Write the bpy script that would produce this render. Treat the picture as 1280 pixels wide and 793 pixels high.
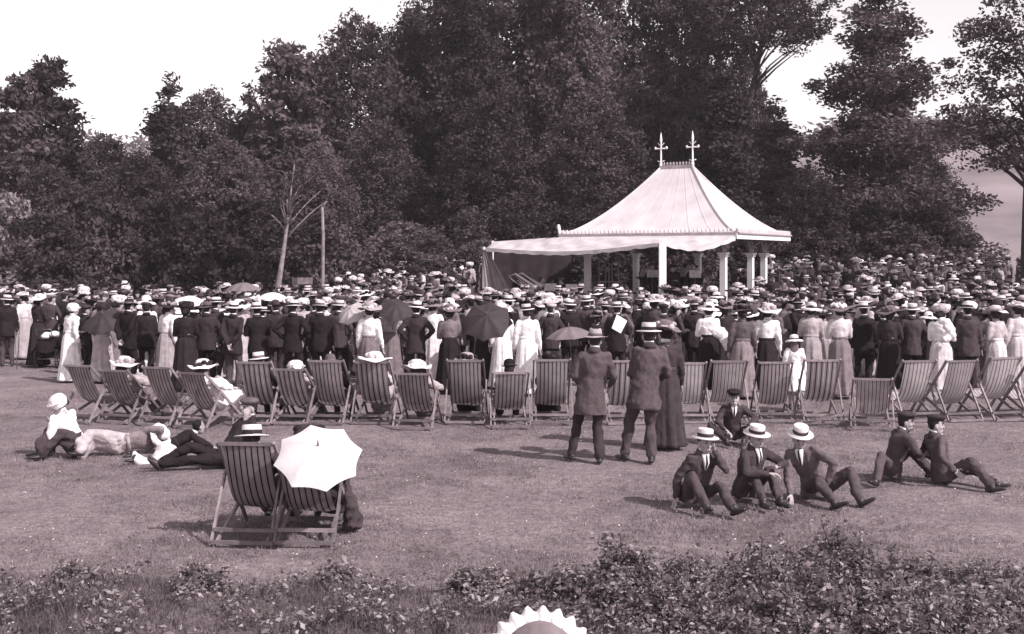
import bpy, bmesh, math, random
import numpy as np
from mathutils import Vector, Matrix, noise as mnoise
for o in list(bpy.data.objects): bpy.data.objects.remove(o)
scene = bpy.context.scene
col = scene.collection
V = Vector
R = math.radians
rng = np.random.default_rng(7)
random.seed(7)

# ------------------------------------------------------------------ camera
CAMZ, FPX, HY = 2.6, 1500.0, 325.0          # eye height (m), focal length and horizon row of the 1280 px wide photograph
cam = bpy.data.cameras.new('camera'); cam_o = bpy.data.objects.new('camera', cam); col.objects.link(cam_o)
cam.sensor_width = 36.0; cam.lens = 36.0 * FPX / 1280.0
cam.shift_y = -(396.5 - HY) / 1280.0
cam.clip_start = 0.1; cam.clip_end = 3000
cam_o.location = (0, 0, CAMZ); cam_o.rotation_euler = (R(90), 0, 0)
scene.camera = cam_o
scene.render.resolution_x, scene.render.resolution_y = 1024, 634

# ------------------------------------------------------------------ light
SUN_EL = R(42)
SHADOW = V((-1, 0.78, 0)).normalized()        # shadows fall to the left and a little away
to_sun = (-SHADOW * math.cos(SUN_EL) + V((0, 0, math.sin(SUN_EL)))).normalized()
world = bpy.data.worlds.new('World'); scene.world = world; world.use_nodes = True
wn = world.node_tree; wn.nodes.clear()
sky = wn.nodes.new('ShaderNodeTexSky'); sky.sky_type = 'NISHITA'; sky.sun_disc = False
sky.sun_elevation = SUN_EL; sky.sun_rotation = math.atan2(to_sun.x, to_sun.y)
sky.dust_density = 0.3; sky.air_density = 1.0
bw = wn.nodes.new('ShaderNodeSeparateColor')      # blue-sensitive plate: the print shows the sky's blue light only
tn = wn.nodes.new('ShaderNodeMix'); tn.data_type = 'RGBA'; tn.blend_type = 'MULTIPLY'; tn.inputs['Factor'].default_value = 1
tn.inputs['B'].default_value = (1.0, 0.945, 0.965, 1)     # the print's mauve toning
bg = wn.nodes.new('ShaderNodeBackground'); bg.inputs['Strength'].default_value = 0.15
wo = wn.nodes.new('ShaderNodeOutputWorld')
wn.links.new(sky.outputs[0], bw.inputs[0]); wn.links.new(bw.outputs['Blue'], tn.inputs['A'])
wn.links.new(tn.outputs['Result'], bg.inputs['Color']); wn.links.new(bg.outputs[0], wo.inputs[0])
sl = bpy.data.lights.new('sun', 'SUN'); sl.energy = 4.6; sl.angle = R(0.6); sl.color = (1.0, 0.955, 0.965)
so = bpy.data.objects.new('sun', sl); col.objects.link(so)
so.rotation_euler = to_sun.to_track_quat('Z', 'Y').to_euler(); so.location = (20, -20, 30)
vs = scene.view_settings; vs.view_transform = 'Standard'; vs.look = 'None'; vs.exposure = 0.35; vs.gamma = 1.0
vs.use_curve_mapping = False

# ------------------------------------------------------------------ helpers
def tone(v):
    """grey of reflectance v in the mauve-brown toning of the print"""
    k = min(1.0, max(0.0, v)) ** 0.5
    r, g, b = 1.0, 0.70 + 0.27 * k, 0.78 + 0.20 * k
    l = 0.2126 * r + 0.7152 * g + 0.0722 * b
    return (v * r / l, v * g / l, v * b / l, 1)

MATS = {}
def mat(name, v, rough=0.85, var=0.25, scale=30.0, bump=0.15, bscale=None, spec=0.2, transl=0.0, objvar=0.0):
    if name in MATS: return MATS[name]
    m = bpy.data.materials.new(name); m.use_nodes = True; MATS[name] = m
    nt = m.node_tree; nt.nodes.clear(); L = nt.links.new
    out = nt.nodes.new('ShaderNodeOutputMaterial'); p = nt.nodes.new('ShaderNodeBsdfPrincipled')
    p.inputs['Roughness'].default_value = rough; p.inputs['Specular IOR Level'].default_value = spec
    tc = nt.nodes.new('ShaderNodeTexCoord')
    n = nt.nodes.new('ShaderNodeTexNoise'); n.inputs['Scale'].default_value = scale; n.inputs['Detail'].default_value = 4
    L(tc.outputs['Object'], n.inputs['Vector'])
    mr = nt.nodes.new('ShaderNodeMapRange'); mr.inputs[1].default_value = 0.3; mr.inputs[2].default_value = 0.7
    mr.inputs[3].default_value = 1 - var; mr.inputs[4].default_value = 1 + var
    L(n.outputs[0], mr.inputs[0])
    fac = mr.outputs[0]
    if objvar:
        oi = nt.nodes.new('ShaderNodeObjectInfo'); mo = nt.nodes.new('ShaderNodeMapRange')
        mo.inputs[3].default_value = 1 - objvar; mo.inputs[4].default_value = 1 + objvar
        L(oi.outputs['Random'], mo.inputs[0])
        mu = nt.nodes.new('ShaderNodeMath'); mu.operation = 'MULTIPLY'
        L(fac, mu.inputs[0]); L(mo.outputs[0], mu.inputs[1]); fac = mu.outputs[0]
    vm = nt.nodes.new('ShaderNodeVectorMath'); vm.operation = 'SCALE'; vm.inputs[0].default_value = tone(v)[:3]
    L(fac, vm.inputs['Scale']); L(vm.outputs[0], p.inputs['Base Color'])
    if bump:
        n2 = nt.nodes.new('ShaderNodeTexNoise'); n2.inputs['Scale'].default_value = bscale or scale * 2; n2.inputs['Detail'].default_value = 5
        L(tc.outputs['Object'], n2.inputs['Vector'])
        bp = nt.nodes.new('ShaderNodeBump'); bp.inputs['Strength'].default_value = bump; bp.inputs['Distance'].default_value = 0.02
        L(n2.outputs[0], bp.inputs['Height']); L(bp.outputs[0], p.inputs['Normal'])
    sh = p.outputs[0]
    if transl:
        t = nt.nodes.new('ShaderNodeBsdfTranslucent'); L(vm.outputs[0], t.inputs['Color'])
        mx = nt.nodes.new('ShaderNodeMixShader'); mx.inputs[0].default_value = transl
        L(sh, mx.inputs[1]); L(t.outputs[0], mx.inputs[2]); sh = mx.outputs[0]
    L(sh, out.inputs['Surface'])
    return m

def np_mesh(name, verts, faces, m=None, smooth=False):
    """fast mesh: verts (n,3), faces (k,3|4)"""
    verts = np.asarray(verts, dtype=np.float32); faces = np.asarray(faces, dtype=np.int32)
    me = bpy.data.meshes.new(name); k = faces.shape[1]
    me.vertices.add(len(verts)); me.vertices.foreach_set('co', verts.ravel())
    me.loops.add(faces.size); me.loops.foreach_set('vertex_index', faces.ravel())
    me.polygons.add(len(faces)); me.polygons.foreach_set('loop_start', np.arange(0, faces.size, k, dtype=np.int32))
    me.update(calc_edges=True)
    if smooth: me.polygons.foreach_set('use_smooth', np.ones(len(faces), dtype=bool))
    if m: me.materials.append(m)
    return me

class MB:
    """collects shapes into one mesh"""
    def __init__(s): s.v = []; s.f = []
    def add(s, vs, fs):
        o = len(s.v); s.v += [tuple(p) for p in vs]; s.f += [tuple(i + o for i in f) for f in fs]; return s
    def tube(s, pts, rad, side=None, n=10, cap=True, wave=None):
        pts = [V(p) for p in pts]; N = len(pts); vs = []; fs = []
        if not isinstance(rad, (list,)): rad = [rad] * N
        rad = [(r, r) if not isinstance(r, tuple) else r for r in rad]
        for i in range(N):
            t = (pts[min(i + 1, N - 1)] - pts[max(i - 1, 0)])
            if t.length < 1e-9: t = V((0, 0, 1))
            t.normalize()
            h = V(side) if side is not None else (V((1, 0, 0)) if abs(t.x) < 0.9 else V((0, 1, 0)))
            sd = h - t * h.dot(t)
            if sd.length < 1e-5: sd = t.orthogonal()
            sd.normalize(); u = t.cross(sd)
            for k in range(n):
                a = 2 * math.pi * k / n
                w = wave(i, a) if wave else 1.0
                vs.append(pts[i] + sd * (rad[i][0] * math.cos(a) * w) + u * (rad[i][1] * math.sin(a) * w))
        for i in range(N - 1):
            for k in range(n):
                a = i * n + k; b = i * n + (k + 1) % n
                fs.append((a, b, b + n, a + n))
        if cap:
            fs.append(tuple(range(n - 1, -1, -1))); fs.append(tuple((N - 1) * n + k for k in range(n)))
        return s.add(vs, fs)
    def limb(s, pts, rad, side=None, n=10):
        """tube with rounded ends"""
        pts = [V(p) for p in pts]
        rad = [(r, r) if not isinstance(r, tuple) else r for r in rad]
        d0 = (pts[0] - pts[1]).normalized(); d1 = (pts[-1] - pts[-2]).normalized()
        r0, r1 = rad[0], rad[-1]; m0, m1 = min(r0), min(r1)
        P = [pts[0] + d0 * m0 * .95, pts[0] + d0 * m0 * .6] + pts + [pts[-1] + d1 * m1 * .6, pts[-1] + d1 * m1 * .95]
        Q = [(r0[0] * .3, r0[1] * .3), (r0[0] * .8, r0[1] * .8)] + rad + [(r1[0] * .8, r1[1] * .8), (r1[0] * .3, r1[1] * .3)]
        return s.tube(P, Q, side, n)
    def ball(s, c, r, n=10, m=6, mtx=None):
        c = V(c); r = (r, r, r) if not isinstance(r, tuple) else r; vs = []; fs = []
        vs.append(V((0, 0, -r[2])))
        for j in range(1, m):
            ph = -math.pi / 2 + math.pi * j / m
            for k in range(n):
                a = 2 * math.pi * k / n
                vs.append(V((r[0] * math.cos(ph) * math.cos(a), r[1] * math.cos(ph) * math.sin(a), r[2] * math.sin(ph))))
        vs.append(V((0, 0, r[2]))); T = len(vs) - 1
        for k in range(n): fs.append((0, 1 + (k + 1) % n, 1 + k))
        for j in range(m - 2):
            for k in range(n):
                a = 1 + j * n + k; b = 1 + j * n + (k + 1) % n; fs.append((a, b, b + n, a + n))
        for k in range(n): fs.append((1 + (m - 2) * n + k, 1 + (m - 2) * n + (k + 1) % n, T))
        if mtx: vs = [mtx @ p for p in vs]
        return s.add([p + c for p in vs], fs)
    def box(s, c, d, mtx=None):
        c = V(c); vs = []
        for z in (-1, 1):
            for y in (-1, 1):
                for x in (-1, 1):
                    p = V((x * d[0] / 2, y * d[1] / 2, z * d[2] / 2)); vs.append((mtx @ p if mtx else p) + c)
        return s.add(vs, [(0, 2, 3, 1), (4, 5, 7, 6), (0, 1, 5, 4), (2, 6, 7, 3), (0, 4, 6, 2), (1, 3, 7, 5)])
    def bar(s, a, b, w, h, side=(1, 0, 0)):
        """rectangular batten from a to b"""
        a, b = V(a), V(b); t = (b - a).normalized(); sd = V(side); sd = sd - t * sd.dot(t)
        if sd.length < 1e-4: sd = t.orthogonal()
        sd.normalize(); u = t.cross(sd); vs = []
        for p in (a, b):
            for x, y in ((-1, -1), (1, -1), (1, 1), (-1, 1)): vs.append(p + sd * (x * w / 2) + u * (y * h / 2))
        return s.add(vs, [(3, 2, 1, 0), (4, 5, 6, 7), (0, 1, 5, 4), (1, 2, 6, 5), (2, 3, 7, 6), (3, 0, 4, 7)])
    def lathe(s, prof, n=24, c=(0, 0, 0), sx=1.0, sy=1.0, wave=None):
        """profile [(r,z)...] revolved about z"""
        c = V(c); vs = []; fs = []
        for i, (r, z) in enumerate(prof):
            for k in range(n):
                a = 2 * math.pi * k / n; dr, dz = wave(i, a) if wave else (0, 0)
                vs.append(c + V(((r + dr) * math.cos(a) * sx, (r + dr) * math.sin(a) * sy, z + dz)))
        for i in range(len(prof) - 1):
            for k in range(n):
                a = i * n + k; b = i * n + (k + 1) % n; fs.append((a, b, b + n, a + n))
        return s.add(vs, fs)
    def mesh(s, name, m=None, smooth=True):
        me = bpy.data.meshes.new(name); me.from_pydata(s.v, [], s.f); me.update()
        if smooth: me.polygons.foreach_set('use_smooth', [True] * len(me.polygons))
        if m: me.materials.append(m)
        return me

def obj(name, me, parent=None, loc=None, m=None):
    o = bpy.data.objects.new(name, me); col.objects.link(o)
    if parent: o.parent = parent
    if loc is not None: o.location = loc
    if m is not None:
        if not me.materials: me.materials.append(m)
        if me.materials[0] is not m:
            o.material_slots[0].link = 'OBJECT'; o.material_slots[0].material = m
    return o
def empty(name, loc=(0, 0, 0), rz=0.0, s=1.0):
    o = bpy.data.objects.new(name, None); col.objects.link(o); o.empty_display_size = 0.2
    o.location = loc; o.rotation_euler = (0, 0, rz); o.scale = (s, s, s); return o
def tag(o, label=None, cat=None, group=None, kind=None):
    if label: o['label'] = label
    if cat: o['category'] = cat
    if group: o['group'] = group
    if kind: o['kind'] = kind
    return o
def sstep(t): t = min(1.0, max(0.0, t)); return t * t * (3 - 2 * t)
def ground_z(x, y):
    return 1.25 * sstep((y - 35) / 26) * sstep((x + 11) / 8)
def px(x, y=None, D=None, z=None):
    """pixel column (and ground row, or distance) of the photograph -> point on the ground"""
    if D is None: D = FPX * CAMZ / (y - HY)
    X = (x - 640.0) / FPX * D
    return V((X, D, ground_z(X, D) if z is None else z))

# ------------------------------------------------------------------ setting: lawn, hill
def lawn_material():
    m = bpy.data.materials.new('lawn'); m.use_nodes = True; nt = m.node_tree; nt.nodes.clear(); L = nt.links.new
    out = nt.nodes.new('ShaderNodeOutputMaterial'); p = nt.nodes.new('ShaderNodeBsdfPrincipled')
    p.inputs['Roughness'].default_value = 0.95; p.inputs['Specular IOR Level'].default_value = 0.05
    tc = nt.nodes.new('ShaderNodeTexCoord')
    def nz(scale, det, rg=0.6):
        n = nt.nodes.new('ShaderNodeTexNoise'); n.inputs['Scale'].default_value = scale; n.inputs['Detail'].default_value = det
        n.inputs['Roughness'].default_value = rg; L(tc.outputs['Object'], n.inputs['Vector']); return n
    a = nz(0.55, 7, .68); b = nz(9, 6, 0.75); c = nz(45, 3, 0.7)
    ra = nt.nodes.new('ShaderNodeMapRange'); ra.inputs[1].default_value = .3; ra.inputs[2].default_value = .7; ra.inputs[3].default_value = .68; ra.inputs[4].default_value = 1.32
    rb = nt.nodes.new('ShaderNodeMapRange'); rb.inputs[1].default_value = .3; rb.inputs[2].default_value = .7; rb.inputs[3].default_value = .62; rb.inputs[4].default_value = 1.38
    rc = nt.nodes.new('ShaderNodeMapRange'); rc.inputs[1].default_value = .3; rc.inputs[2].default_value = .7; rc.inputs[3].default_value = .45; rc.inputs[4].default_value = 1.55
    L(a.outputs[0], ra.inputs[0]); L(b.outputs[0], rb.inputs[0]); L(c.outputs[0], rc.inputs[0])
    m1 = nt.nodes.new('ShaderNodeMath'); m1.operation = 'MULTIPLY'; L(ra.outputs[0], m1.inputs[0]); L(rb.outputs[0], m1.inputs[1])
    m2 = nt.nodes.new('ShaderNodeMath'); m2.operation = 'MULTIPLY'; L(m1.outputs[0], m2.inputs[0]); L(rc.outputs[0], m2.inputs[1])
    vm = nt.nodes.new('ShaderNodeVectorMath'); vm.operation = 'SCALE'; vm.inputs[0].default_value = tone(0.165)[:3]
    L(m2.outputs[0], vm.inputs['Scale']); L(vm.outputs[0], p.inputs['Base Color'])
    bp = nt.nodes.new('ShaderNodeBump'); bp.inputs['Strength'].default_value = 0.7; bp.inputs['Distance'].default_value = 0.03
    L(b.outputs[0], bp.inputs['Height']); L(bp.outputs[0], p.inputs['Normal']); L(p.outputs[0], out.inputs[0])
    return m
xs = np.concatenate([np.linspace(-420, -45, 16), np.linspace(-40, 60, 101), np.linspace(70, 420, 15)])
ys = np.concatenate([np.linspace(-8, 120, 129), np.linspace(130, 900, 12)])
gx, gy = np.meshgrid(xs, ys)
gz = np.vectorize(ground_z)(gx, gy)
gz += 0.02 * np.sin(gx * 1.3 + .4 * gy) * np.sin(gy * .9) * (gy < 40) * (gx > -40) * (gx < 60) - .02
W = len(xs); ii, jj = np.meshgrid(np.arange(len(ys) - 1), np.arange(W - 1), indexing='ij'); k = (ii * W + jj).ravel()
g = obj('lawn', np_mesh('lawn', np.stack([gx, gy, gz], -1).reshape(-1, 3), np.stack([k, k + 1, k + W + 1, k + W], -1), lawn_material(), True))
tag(g, kind='structure')

def hill_z(x, y):
    return -3 + 36.5 * sstep((y - 130) / 190) + 1.2 * math.sin(x * .02) + 0.8 * math.sin(x * .05 + y * .03)
hx = np.linspace(-330, 420, 76); hy = np.linspace(128, 420, 40)
gx, gy = np.meshgrid(hx, hy); gz = np.vectorize(hill_z)(gx, gy); W = len(hx)
ii, jj = np.meshgrid(np.arange(len(hy) - 1), np.arange(W - 1), indexing='ij'); k = (ii * W + jj).ravel()
hill = obj('hill', np_mesh('hill', np.stack([gx, gy, gz], -1).reshape(-1, 3), np.stack([k, k + 1, k + W + 1, k + W], -1),
     mat('hill_meadow', .17, var=.35, scale=.06, bump=.3, bscale=.6), True)); tag(hill, kind='structure')
# ------------------------------------------------------------------ trees
LEAF = mat('leaf_dark', .068, rough=.7, var=.6, scale=.35, bump=0, spec=.15, transl=.25, objvar=.45)
LEAFM = mat('leaf_mid', .13, rough=.7, var=.55, scale=.5, bump=0, spec=.15, transl=.3, objvar=.2)
LEAFP = mat('leaf_pale', .2, rough=.6, var=.6, scale=1.5, bump=0, spec=.2, transl=.3, objvar=.15)
BARK = mat('bark_dark', .035, var=.4, scale=6, bump=.8, bscale=14)
BARKP = mat('bark_pale', .2, var=.35, scale=5, bump=.5, bscale=12)

def leaf_quads(c, size, q, flat=.5, droop=0.0):
    """diamond leaves at centres c"""
    n = len(c); d = q.normal(size=(n, 3)); d[:, 2] = d[:, 2] * (1 - flat) + droop; d /= np.linalg.norm(d, axis=1)[:, None] + 1e-9
    e = q.normal(size=(n, 3)); e -= d * np.sum(d * e, 1)[:, None]; e /= np.linalg.norm(e, axis=1)[:, None] + 1e-9
    s = (size * q.uniform(.55, 1.35, n))[:, None]
    v = np.stack([c + d * s, c + e * s * .5, c - d * s, c - e * s * .5], 1).reshape(-1, 3)
    return v, np.arange(4 * n).reshape(-1, 4)

def crown_pts(q, ncl, per, z0, z1, rad, profile, cr, sq=1.0):
    t = q.uniform(0, 1, ncl * 3); p = np.array([profile(x) for x in t]); keep = q.uniform(0, 1, len(t)) < np.maximum(p, .08)
    t, p = t[keep][:ncl], p[keep][:ncl]; a = q.uniform(0, 2 * np.pi, len(t)); r = np.sqrt(q.uniform(.06, 1, len(t))) * p * rad * q.uniform(.8, 1.15, len(t))
    C = np.stack([r * np.cos(a), r * np.sin(a) * sq, z0 + t * (z1 - z0)], 1)
    s = cr * q.uniform(.55, 1.35, len(C))
    u = q.normal(size=(len(C), per, 3)); u /= np.linalg.norm(u, axis=2)[:, :, None]; u *= (q.uniform(0, 1, (len(C), per, 1)) ** .45)
    u[:, :, 2] *= .6
    P = (C[:, None, :] + u * s[:, None, None]).reshape(-1, 3)
    return C, P

TREES = {}
def tree_kind(key, seed, H, rad, base, profile, ncl, per, leaf, cr, trunk, limbs=26, lean=0.0, flat=.4, leafm=None, barkm=None, droop=0.0, sq=1.0):
    q = np.random.default_rng(seed); rr = random.Random(seed)
    C, P = crown_pts(q, ncl, per, base, H, rad, profile, cr, sq)
    P[:, 0] += lean * (P[:, 2] / H) ** 1.5; C[:, 0] += lean * (C[:, 2] / H) ** 1.5
    v, f = leaf_quads(P, leaf, q, flat, droop)
    cm = np_mesh('crown', v, f, leafm or LEAF)
    mb = MB(); pts = [(lean * (t ** 1.5) + .12 * trunk * 6 * math.sin(t * 5 + seed) * t, .1 * math.sin(t * 4 + seed * 2) * t, -.3 + t * H * .95) for t in np.linspace(0, 1, 9)]
    mb.tube(pts, [trunk * (1.35 if i == 0 else 1 - .9 * i / 8) for i in range(9)], n=9)
    for ci in rr.sample(range(len(C)), min(limbs, len(C))):
        c = V(C[ci]); z = max(base * .75, c.z - .55 * math.hypot(c.x, c.y) - .6); t = max(0.05, min(.9, (z + .3) / (H * .95)))
        i = int(t * 8); a = V(pts[i]).lerp(V(pts[min(8, i + 1)]), t * 8 - i); r0 = trunk * (1 - .9 * t) * .55
        mid = a.lerp(c, .5) + V((rr.uniform(-.2, .2), rr.uniform(-.2, .2), .25)); mb.tube([a, a.lerp(mid, .5) + V((0, 0, .05)), mid, c], [r0, r0 * .8, r0 * .55, r0 * .2], n=6)
    TREES[key] = (mb.mesh('trunk', barkm or BARK), cm)
def tree(key, loc, s=1.0, sz=None, rz=0.0, label='', cat='tree', group=None, name='tree', leafm=None):
    o = empty(name, loc, rz); o.scale = (s, s, sz or s); tag(o, label, cat, group)
    obj('trunk', TREES[key][0], o); c = obj('crown', TREES[key][1], o, m=leafm); return o

broad = lambda t: max(.0, math.sin(math.pi * min(1, (t * .93 + .07)) ** .8)) ** .6
cone = lambda t: max(0.02, (1 - t) ** .75 * (.75 + .25 * math.sin(t * 26)))
colm = lambda t: max(0.02, (1 - t) ** .45 * (.55 + .45 * min(1, t * 4)))
tree_kind('oak', 3, 16, 5.2, 1.5, broad, 640, 54, .16, .95, .38)
tree_kind('elm', 5, 20, 5.0, 2.5, lambda t: broad(t) * (.8 + .2 * math.sin(t * 17)), 660, 54, .17, .95, .42, lean=.6)
tree_kind('fir', 8, 15, 3.6, .8, cone, 560, 40, .17, .75, .3, droop=-.35)
tree_kind('cypress', 11, 14, 2.3, .6, colm, 420, 44, .16, .6, .26, flat=.1, droop=.8)
tree_kind('cedar', 17, 17, 5.6, .7, lambda t: max(.03, (1 - t) ** .62 * (.72 + .28 * math.sin(t * 31))), 820, 62, .135, .85, .42, limbs=40)
tree_kind('airy', 23, 14.5, 3.4, 6.2, broad, 270, 62, .1, .62, .3, limbs=34)
tree_kind('overhang', 41, 18, 3.4, 12.6, broad, 190, 60, .11, .65, .32, limbs=30, lean=2.2)
tree_kind('bush', 29, 4.2, 2.3, .1, lambda t: max(.05, (1 - t * t)) ** .5, 260, 46, .12, .5, .12, limbs=14)
tree_kind('birch', 31, 7.4, 1.7, 4.6, broad, 60, 26, .09, .4, .15, limbs=18, lean=.9, leafm=LEAF, barkm=BARKP)
tree_kind('sapling', 37, 3.4, .85, 1.3, broad, 80, 34, .075, .28, .04, limbs=10, leafm=LEAFM, barkm=BARK)

def put_tree(key, x, D, ytop, H, rz, label, group=None, wide=1.0, **kw):
    p = px(x, D=D); ztop = CAMZ + (HY - ytop) * D / FPX - p.z; sz = ztop / H
    return tree(key, p - V((0, 0, .1)), sz * wide, sz, rz, label, group=group, **kw)
WOOD = 'trees of the wood behind the concert'
for key, H, x, D, yt, wd, lb in (
    ('cypress', 14, 22, 60, 92, 1.25, 'feathery upright evergreen beside the tallest one above the pram end of the crowd'),
    ('cypress', 14, 62, 62, 70, 1.2, 'tallest feathery upright evergreen above the pram end of the crowd'),
    ('oak', 16, 128, 66, 168, .95, 'low dark tree in the dip of the skyline past the feathery evergreens'),
    ('fir', 15, 212, 64, 92, 1.05, 'dark pointed fir rising between two lower trees beyond the white parasol'),
    ('oak', 16, 262, 68, 112, .85, 'rounded dark tree between the pointed fir and the pale bare trunk'),
    ('fir', 15, 312, 70, 104, .9, 'slender pointed fir behind the white parasol beside the pale bare trunk'),
    ('cypress', 14, 360, 66, 50, 1.3, 'dense dark columnar tree rising above the pale bare trunk'),
    ('cypress', 14, 392, 68, 66, 1.3, 'second dark columnar tree standing close beside the denser one'),
    ('oak', 16, 445, 70, 22, .8, 'large round-topped tree at the edge of the high wood, its top against the sky'),
    ('elm', 20, 520, 74, 8, .72, 'tall ragged elm with sky showing through its upper leaves beside the round-topped tree'),
    ('elm', 20, 590, 70, -60, .8, None), ('oak', 16, 655, 76, -70, .8, None), ('elm', 20, 720, 72, -90, .78, None), ('elm', 20, 800, 76, -80, .75, None),
    ('oak', 16, 560, 82, -30, .75, None), ('elm', 20, 690, 86, -60, .7, None), ('elm', 20, 850, 74, -60, .6, None), 
    ('oak', 16, 470, 62, 150, 1.0, 'lower spreading dark tree in front of the high wood, right of the pale trunk'),
    ('oak', 16, 610, 60, 120, .95, 'lower spreading dark tree above the striped end curtain of the bandstand awning'),
    ('oak', 16, 740, 62, 110, .95, 'lower spreading dark tree just behind the slope of the bandstand roof'),
    ('elm', 20, 885, 76, -50, .5, None), ('oak', 16, 930, 72, 62, .5, 'narrow dark tree closing the gap behind the bandstand finials'), ('overhang', 18, 965, 74, -70, 1.0, 'second open-crowned tree high over the sky gap beside the cedar'), ('overhang', 18, 912, 66, -60, 1.15, 'tall bare-stemmed tree leaning its open crown over the sky gap beside the cedar'),
    ('fir', 15, 905, 60, 78, 1.1, 'dark pointed evergreen standing behind the bandstand roof finials'),
    ('oak', 16, 1160, 66, 188, .85, 'low spreading tree between the cedar and the meadow hill'),
    ('fir', 15, 968, 66, 122, 1.5, 'lower dark evergreen under the bright sky gap beside the bandstand'),
    ('cedar', 17, 1098, 62, -25, 1.22, 'great spreading cedar standing alone beside the sky gap right of the bandstand'),
    ('oak', 16, 60, 56, 205, 1.0, 'low round dark tree in front of the feathery evergreens'),
    ('oak', 16, 175, 58, 190, 1.0, 'low round dark tree in front of the pointed fir'),
    ('oak', 16, 285, 58, 175, .95, 'low round dark tree behind the pale bare trunk'),
    ('oak', 16, 400, 57, 180, .9, 'low round dark tree behind the slim pale pole tree'),
    ('oak', 16, 1010, 58, 205, .9, 'low dark tree between the bandstand and the cedar'),
):
    put_tree(key, x, D, yt, H, rng.uniform(0, 6.28), lb or 'tall dark tree of the high wood rising out of the picture above the bandstand', WOOD, wd)
put_tree('airy', 1284, 44, -35, 14.5, 1.0, 'open airy tree with a bare tall trunk standing before the meadow hill', WOOD, 1.05)
for i, x in enumerate((-10, 45, 95, 150, 200, 250, 300, 350, 400, 450, 490, 560, 640, 985, 1030, 1080, 1130, 1180, 700, 760, 810, 860, 915, 960)):
    D = rng.uniform(50, 55) if x < 420 else rng.uniform(56, 60); p = px(x, D=D)
    tree('bush', p - V((0, 0, .1)), rng.uniform(.85, 1.15), rng.uniform(.8, 1.15) * (1.25 if x < 420 else .9), rng.uniform(0, 6.28), 'dark leafy bush at the foot of the wood behind the crowd', 'bush', 'bushes at the foot of the wood', 'bush')
tree('bush', px(2, D=50), .85, 1.25, 2.0, 'bush with bright pale leaves at the pram end of the wood', 'bush', None, 'bush', leafm=LEAFP)
tree('bush', px(505, D=53), .9, .8, 4.0, 'grey-leaved bush beside the staked young trees on the bank', 'bush', None, 'bush', leafm=LEAFM)
p = px(343, D=47); tree('birch', p, 1.0, .93, 0, 'pale bare-trunked tree leaning in front of the dark wood')
p = px(543, D=50); tree('sapling', p, 1.0, .95, 1, 'young tree with a thin stem and small round crown on the bank')
p = px(590, D=54); tree('sapling', p, 1.15, 1.15, 3, 'taller young tree close to the bandstand awning')
# slim pale pole-like tree
o = tag(empty('tree', px(404, D=46)), 'slim straight pale stem with one curved twig at its top', 'tree')
mb = MB(); mb.tube([(0, 0, -.1), (-.02, 0, 1.5), (.0, 0, 3.2), (-.03, 0, 4.4)], [.085, .075, .062, .05], n=8); obj('trunk', mb.mesh('trunk', BARKP), o)
mb = MB(); mb.tube([(-.03, 0, 4.35), (.12, .02, 4.62), (.35, .03, 4.6), (.45, .03, 4.4)], [.045, .035, .02, .008], n=6); obj('branch', mb.mesh('branch', BARKP), o)
# far wood along the ridge of the hill
q = np.random.default_rng(91); n = 330; X = np.concatenate([q.uniform(95, 175, n), q.uniform(-250, 95, n // 3)]); Y = q.uniform(270, 330, len(X))
Z = np.array([hill_z(a, b) for a, b in zip(X, Y)]); u = q.normal(size=(len(X), 60, 3)) * np.array([2.6, 2.6, 1.3])
v, f = leaf_quads((np.stack([X, Y, Z + 1.0], 1)[:, None, :] + u).reshape(-1, 3), .9, q)
tag(obj('wood', np_mesh('wood', v, f, LEAFM)), 'distant wood along the top of the meadow hill', 'wood', kind='stuff')
# pale board on posts in front of the bushes
o = tag(empty('board', px(378, D=47)), 'pale plank board on two posts between the pale tree stems', 'board')
mb = MB(); mb.box((0, 0, 1.62), (.8, .03, .26)); obj('panel', mb.mesh('panel', mat('weathered_wood', .17, var=.3, scale=8), False), o)
for k in (-1, 1): mb = MB(); mb.bar((k * .33, .04, -.1), (k * .33, .04, 1.75), .06, .05); obj('post', mb.mesh('post', MATS['weathered_wood'], False), o)

# ------------------------------------------------------------------ bandstand
WHITE = mat('white_paint', .8, rough=.55, var=.08, scale=3, bump=.1, bscale=30, spec=.3)
ROOFM = mat('roof_white_sheet', .53, rough=.6, var=.12, scale=1.6, bump=.25, bscale=5, spec=.3)
TRIM = mat('trim_grey', .34, rough=.6, var=.2, scale=6, bump=.1)
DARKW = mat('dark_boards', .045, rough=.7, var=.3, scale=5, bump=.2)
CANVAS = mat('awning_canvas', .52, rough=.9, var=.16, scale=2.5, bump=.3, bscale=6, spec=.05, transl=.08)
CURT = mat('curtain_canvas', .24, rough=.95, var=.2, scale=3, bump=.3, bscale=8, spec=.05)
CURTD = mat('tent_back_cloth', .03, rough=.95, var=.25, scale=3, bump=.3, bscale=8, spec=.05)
BL, BW_, EZ, RZ_, RL = 6.7, 5.7, 3.5, 6.0, 1.25
BC = V((6.06, 44.15, 0)); BC.z = 0.0; BROT = math.atan2(-.509, .861)
bs = tag(empty('bandstand', BC, BROT), 'white park bandstand with a concave pagoda roof and two cross finials', 'bandstand')
def roof_pt(t, cx, cy):          # t: 0 eave .. 1 ridge; (cx,cy) in -1..1 on the rim
    ex, ey = BL / 2 * (1 - t) + RL / 2 * t, BW_ / 2 * (1 - t) + .02 * t
    return V((cx * ex, cy * ey, EZ + (RZ_ - EZ) * (t ** 1.45)))
mb = MB(); T = [i / 14 for i in range(15)]
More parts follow.
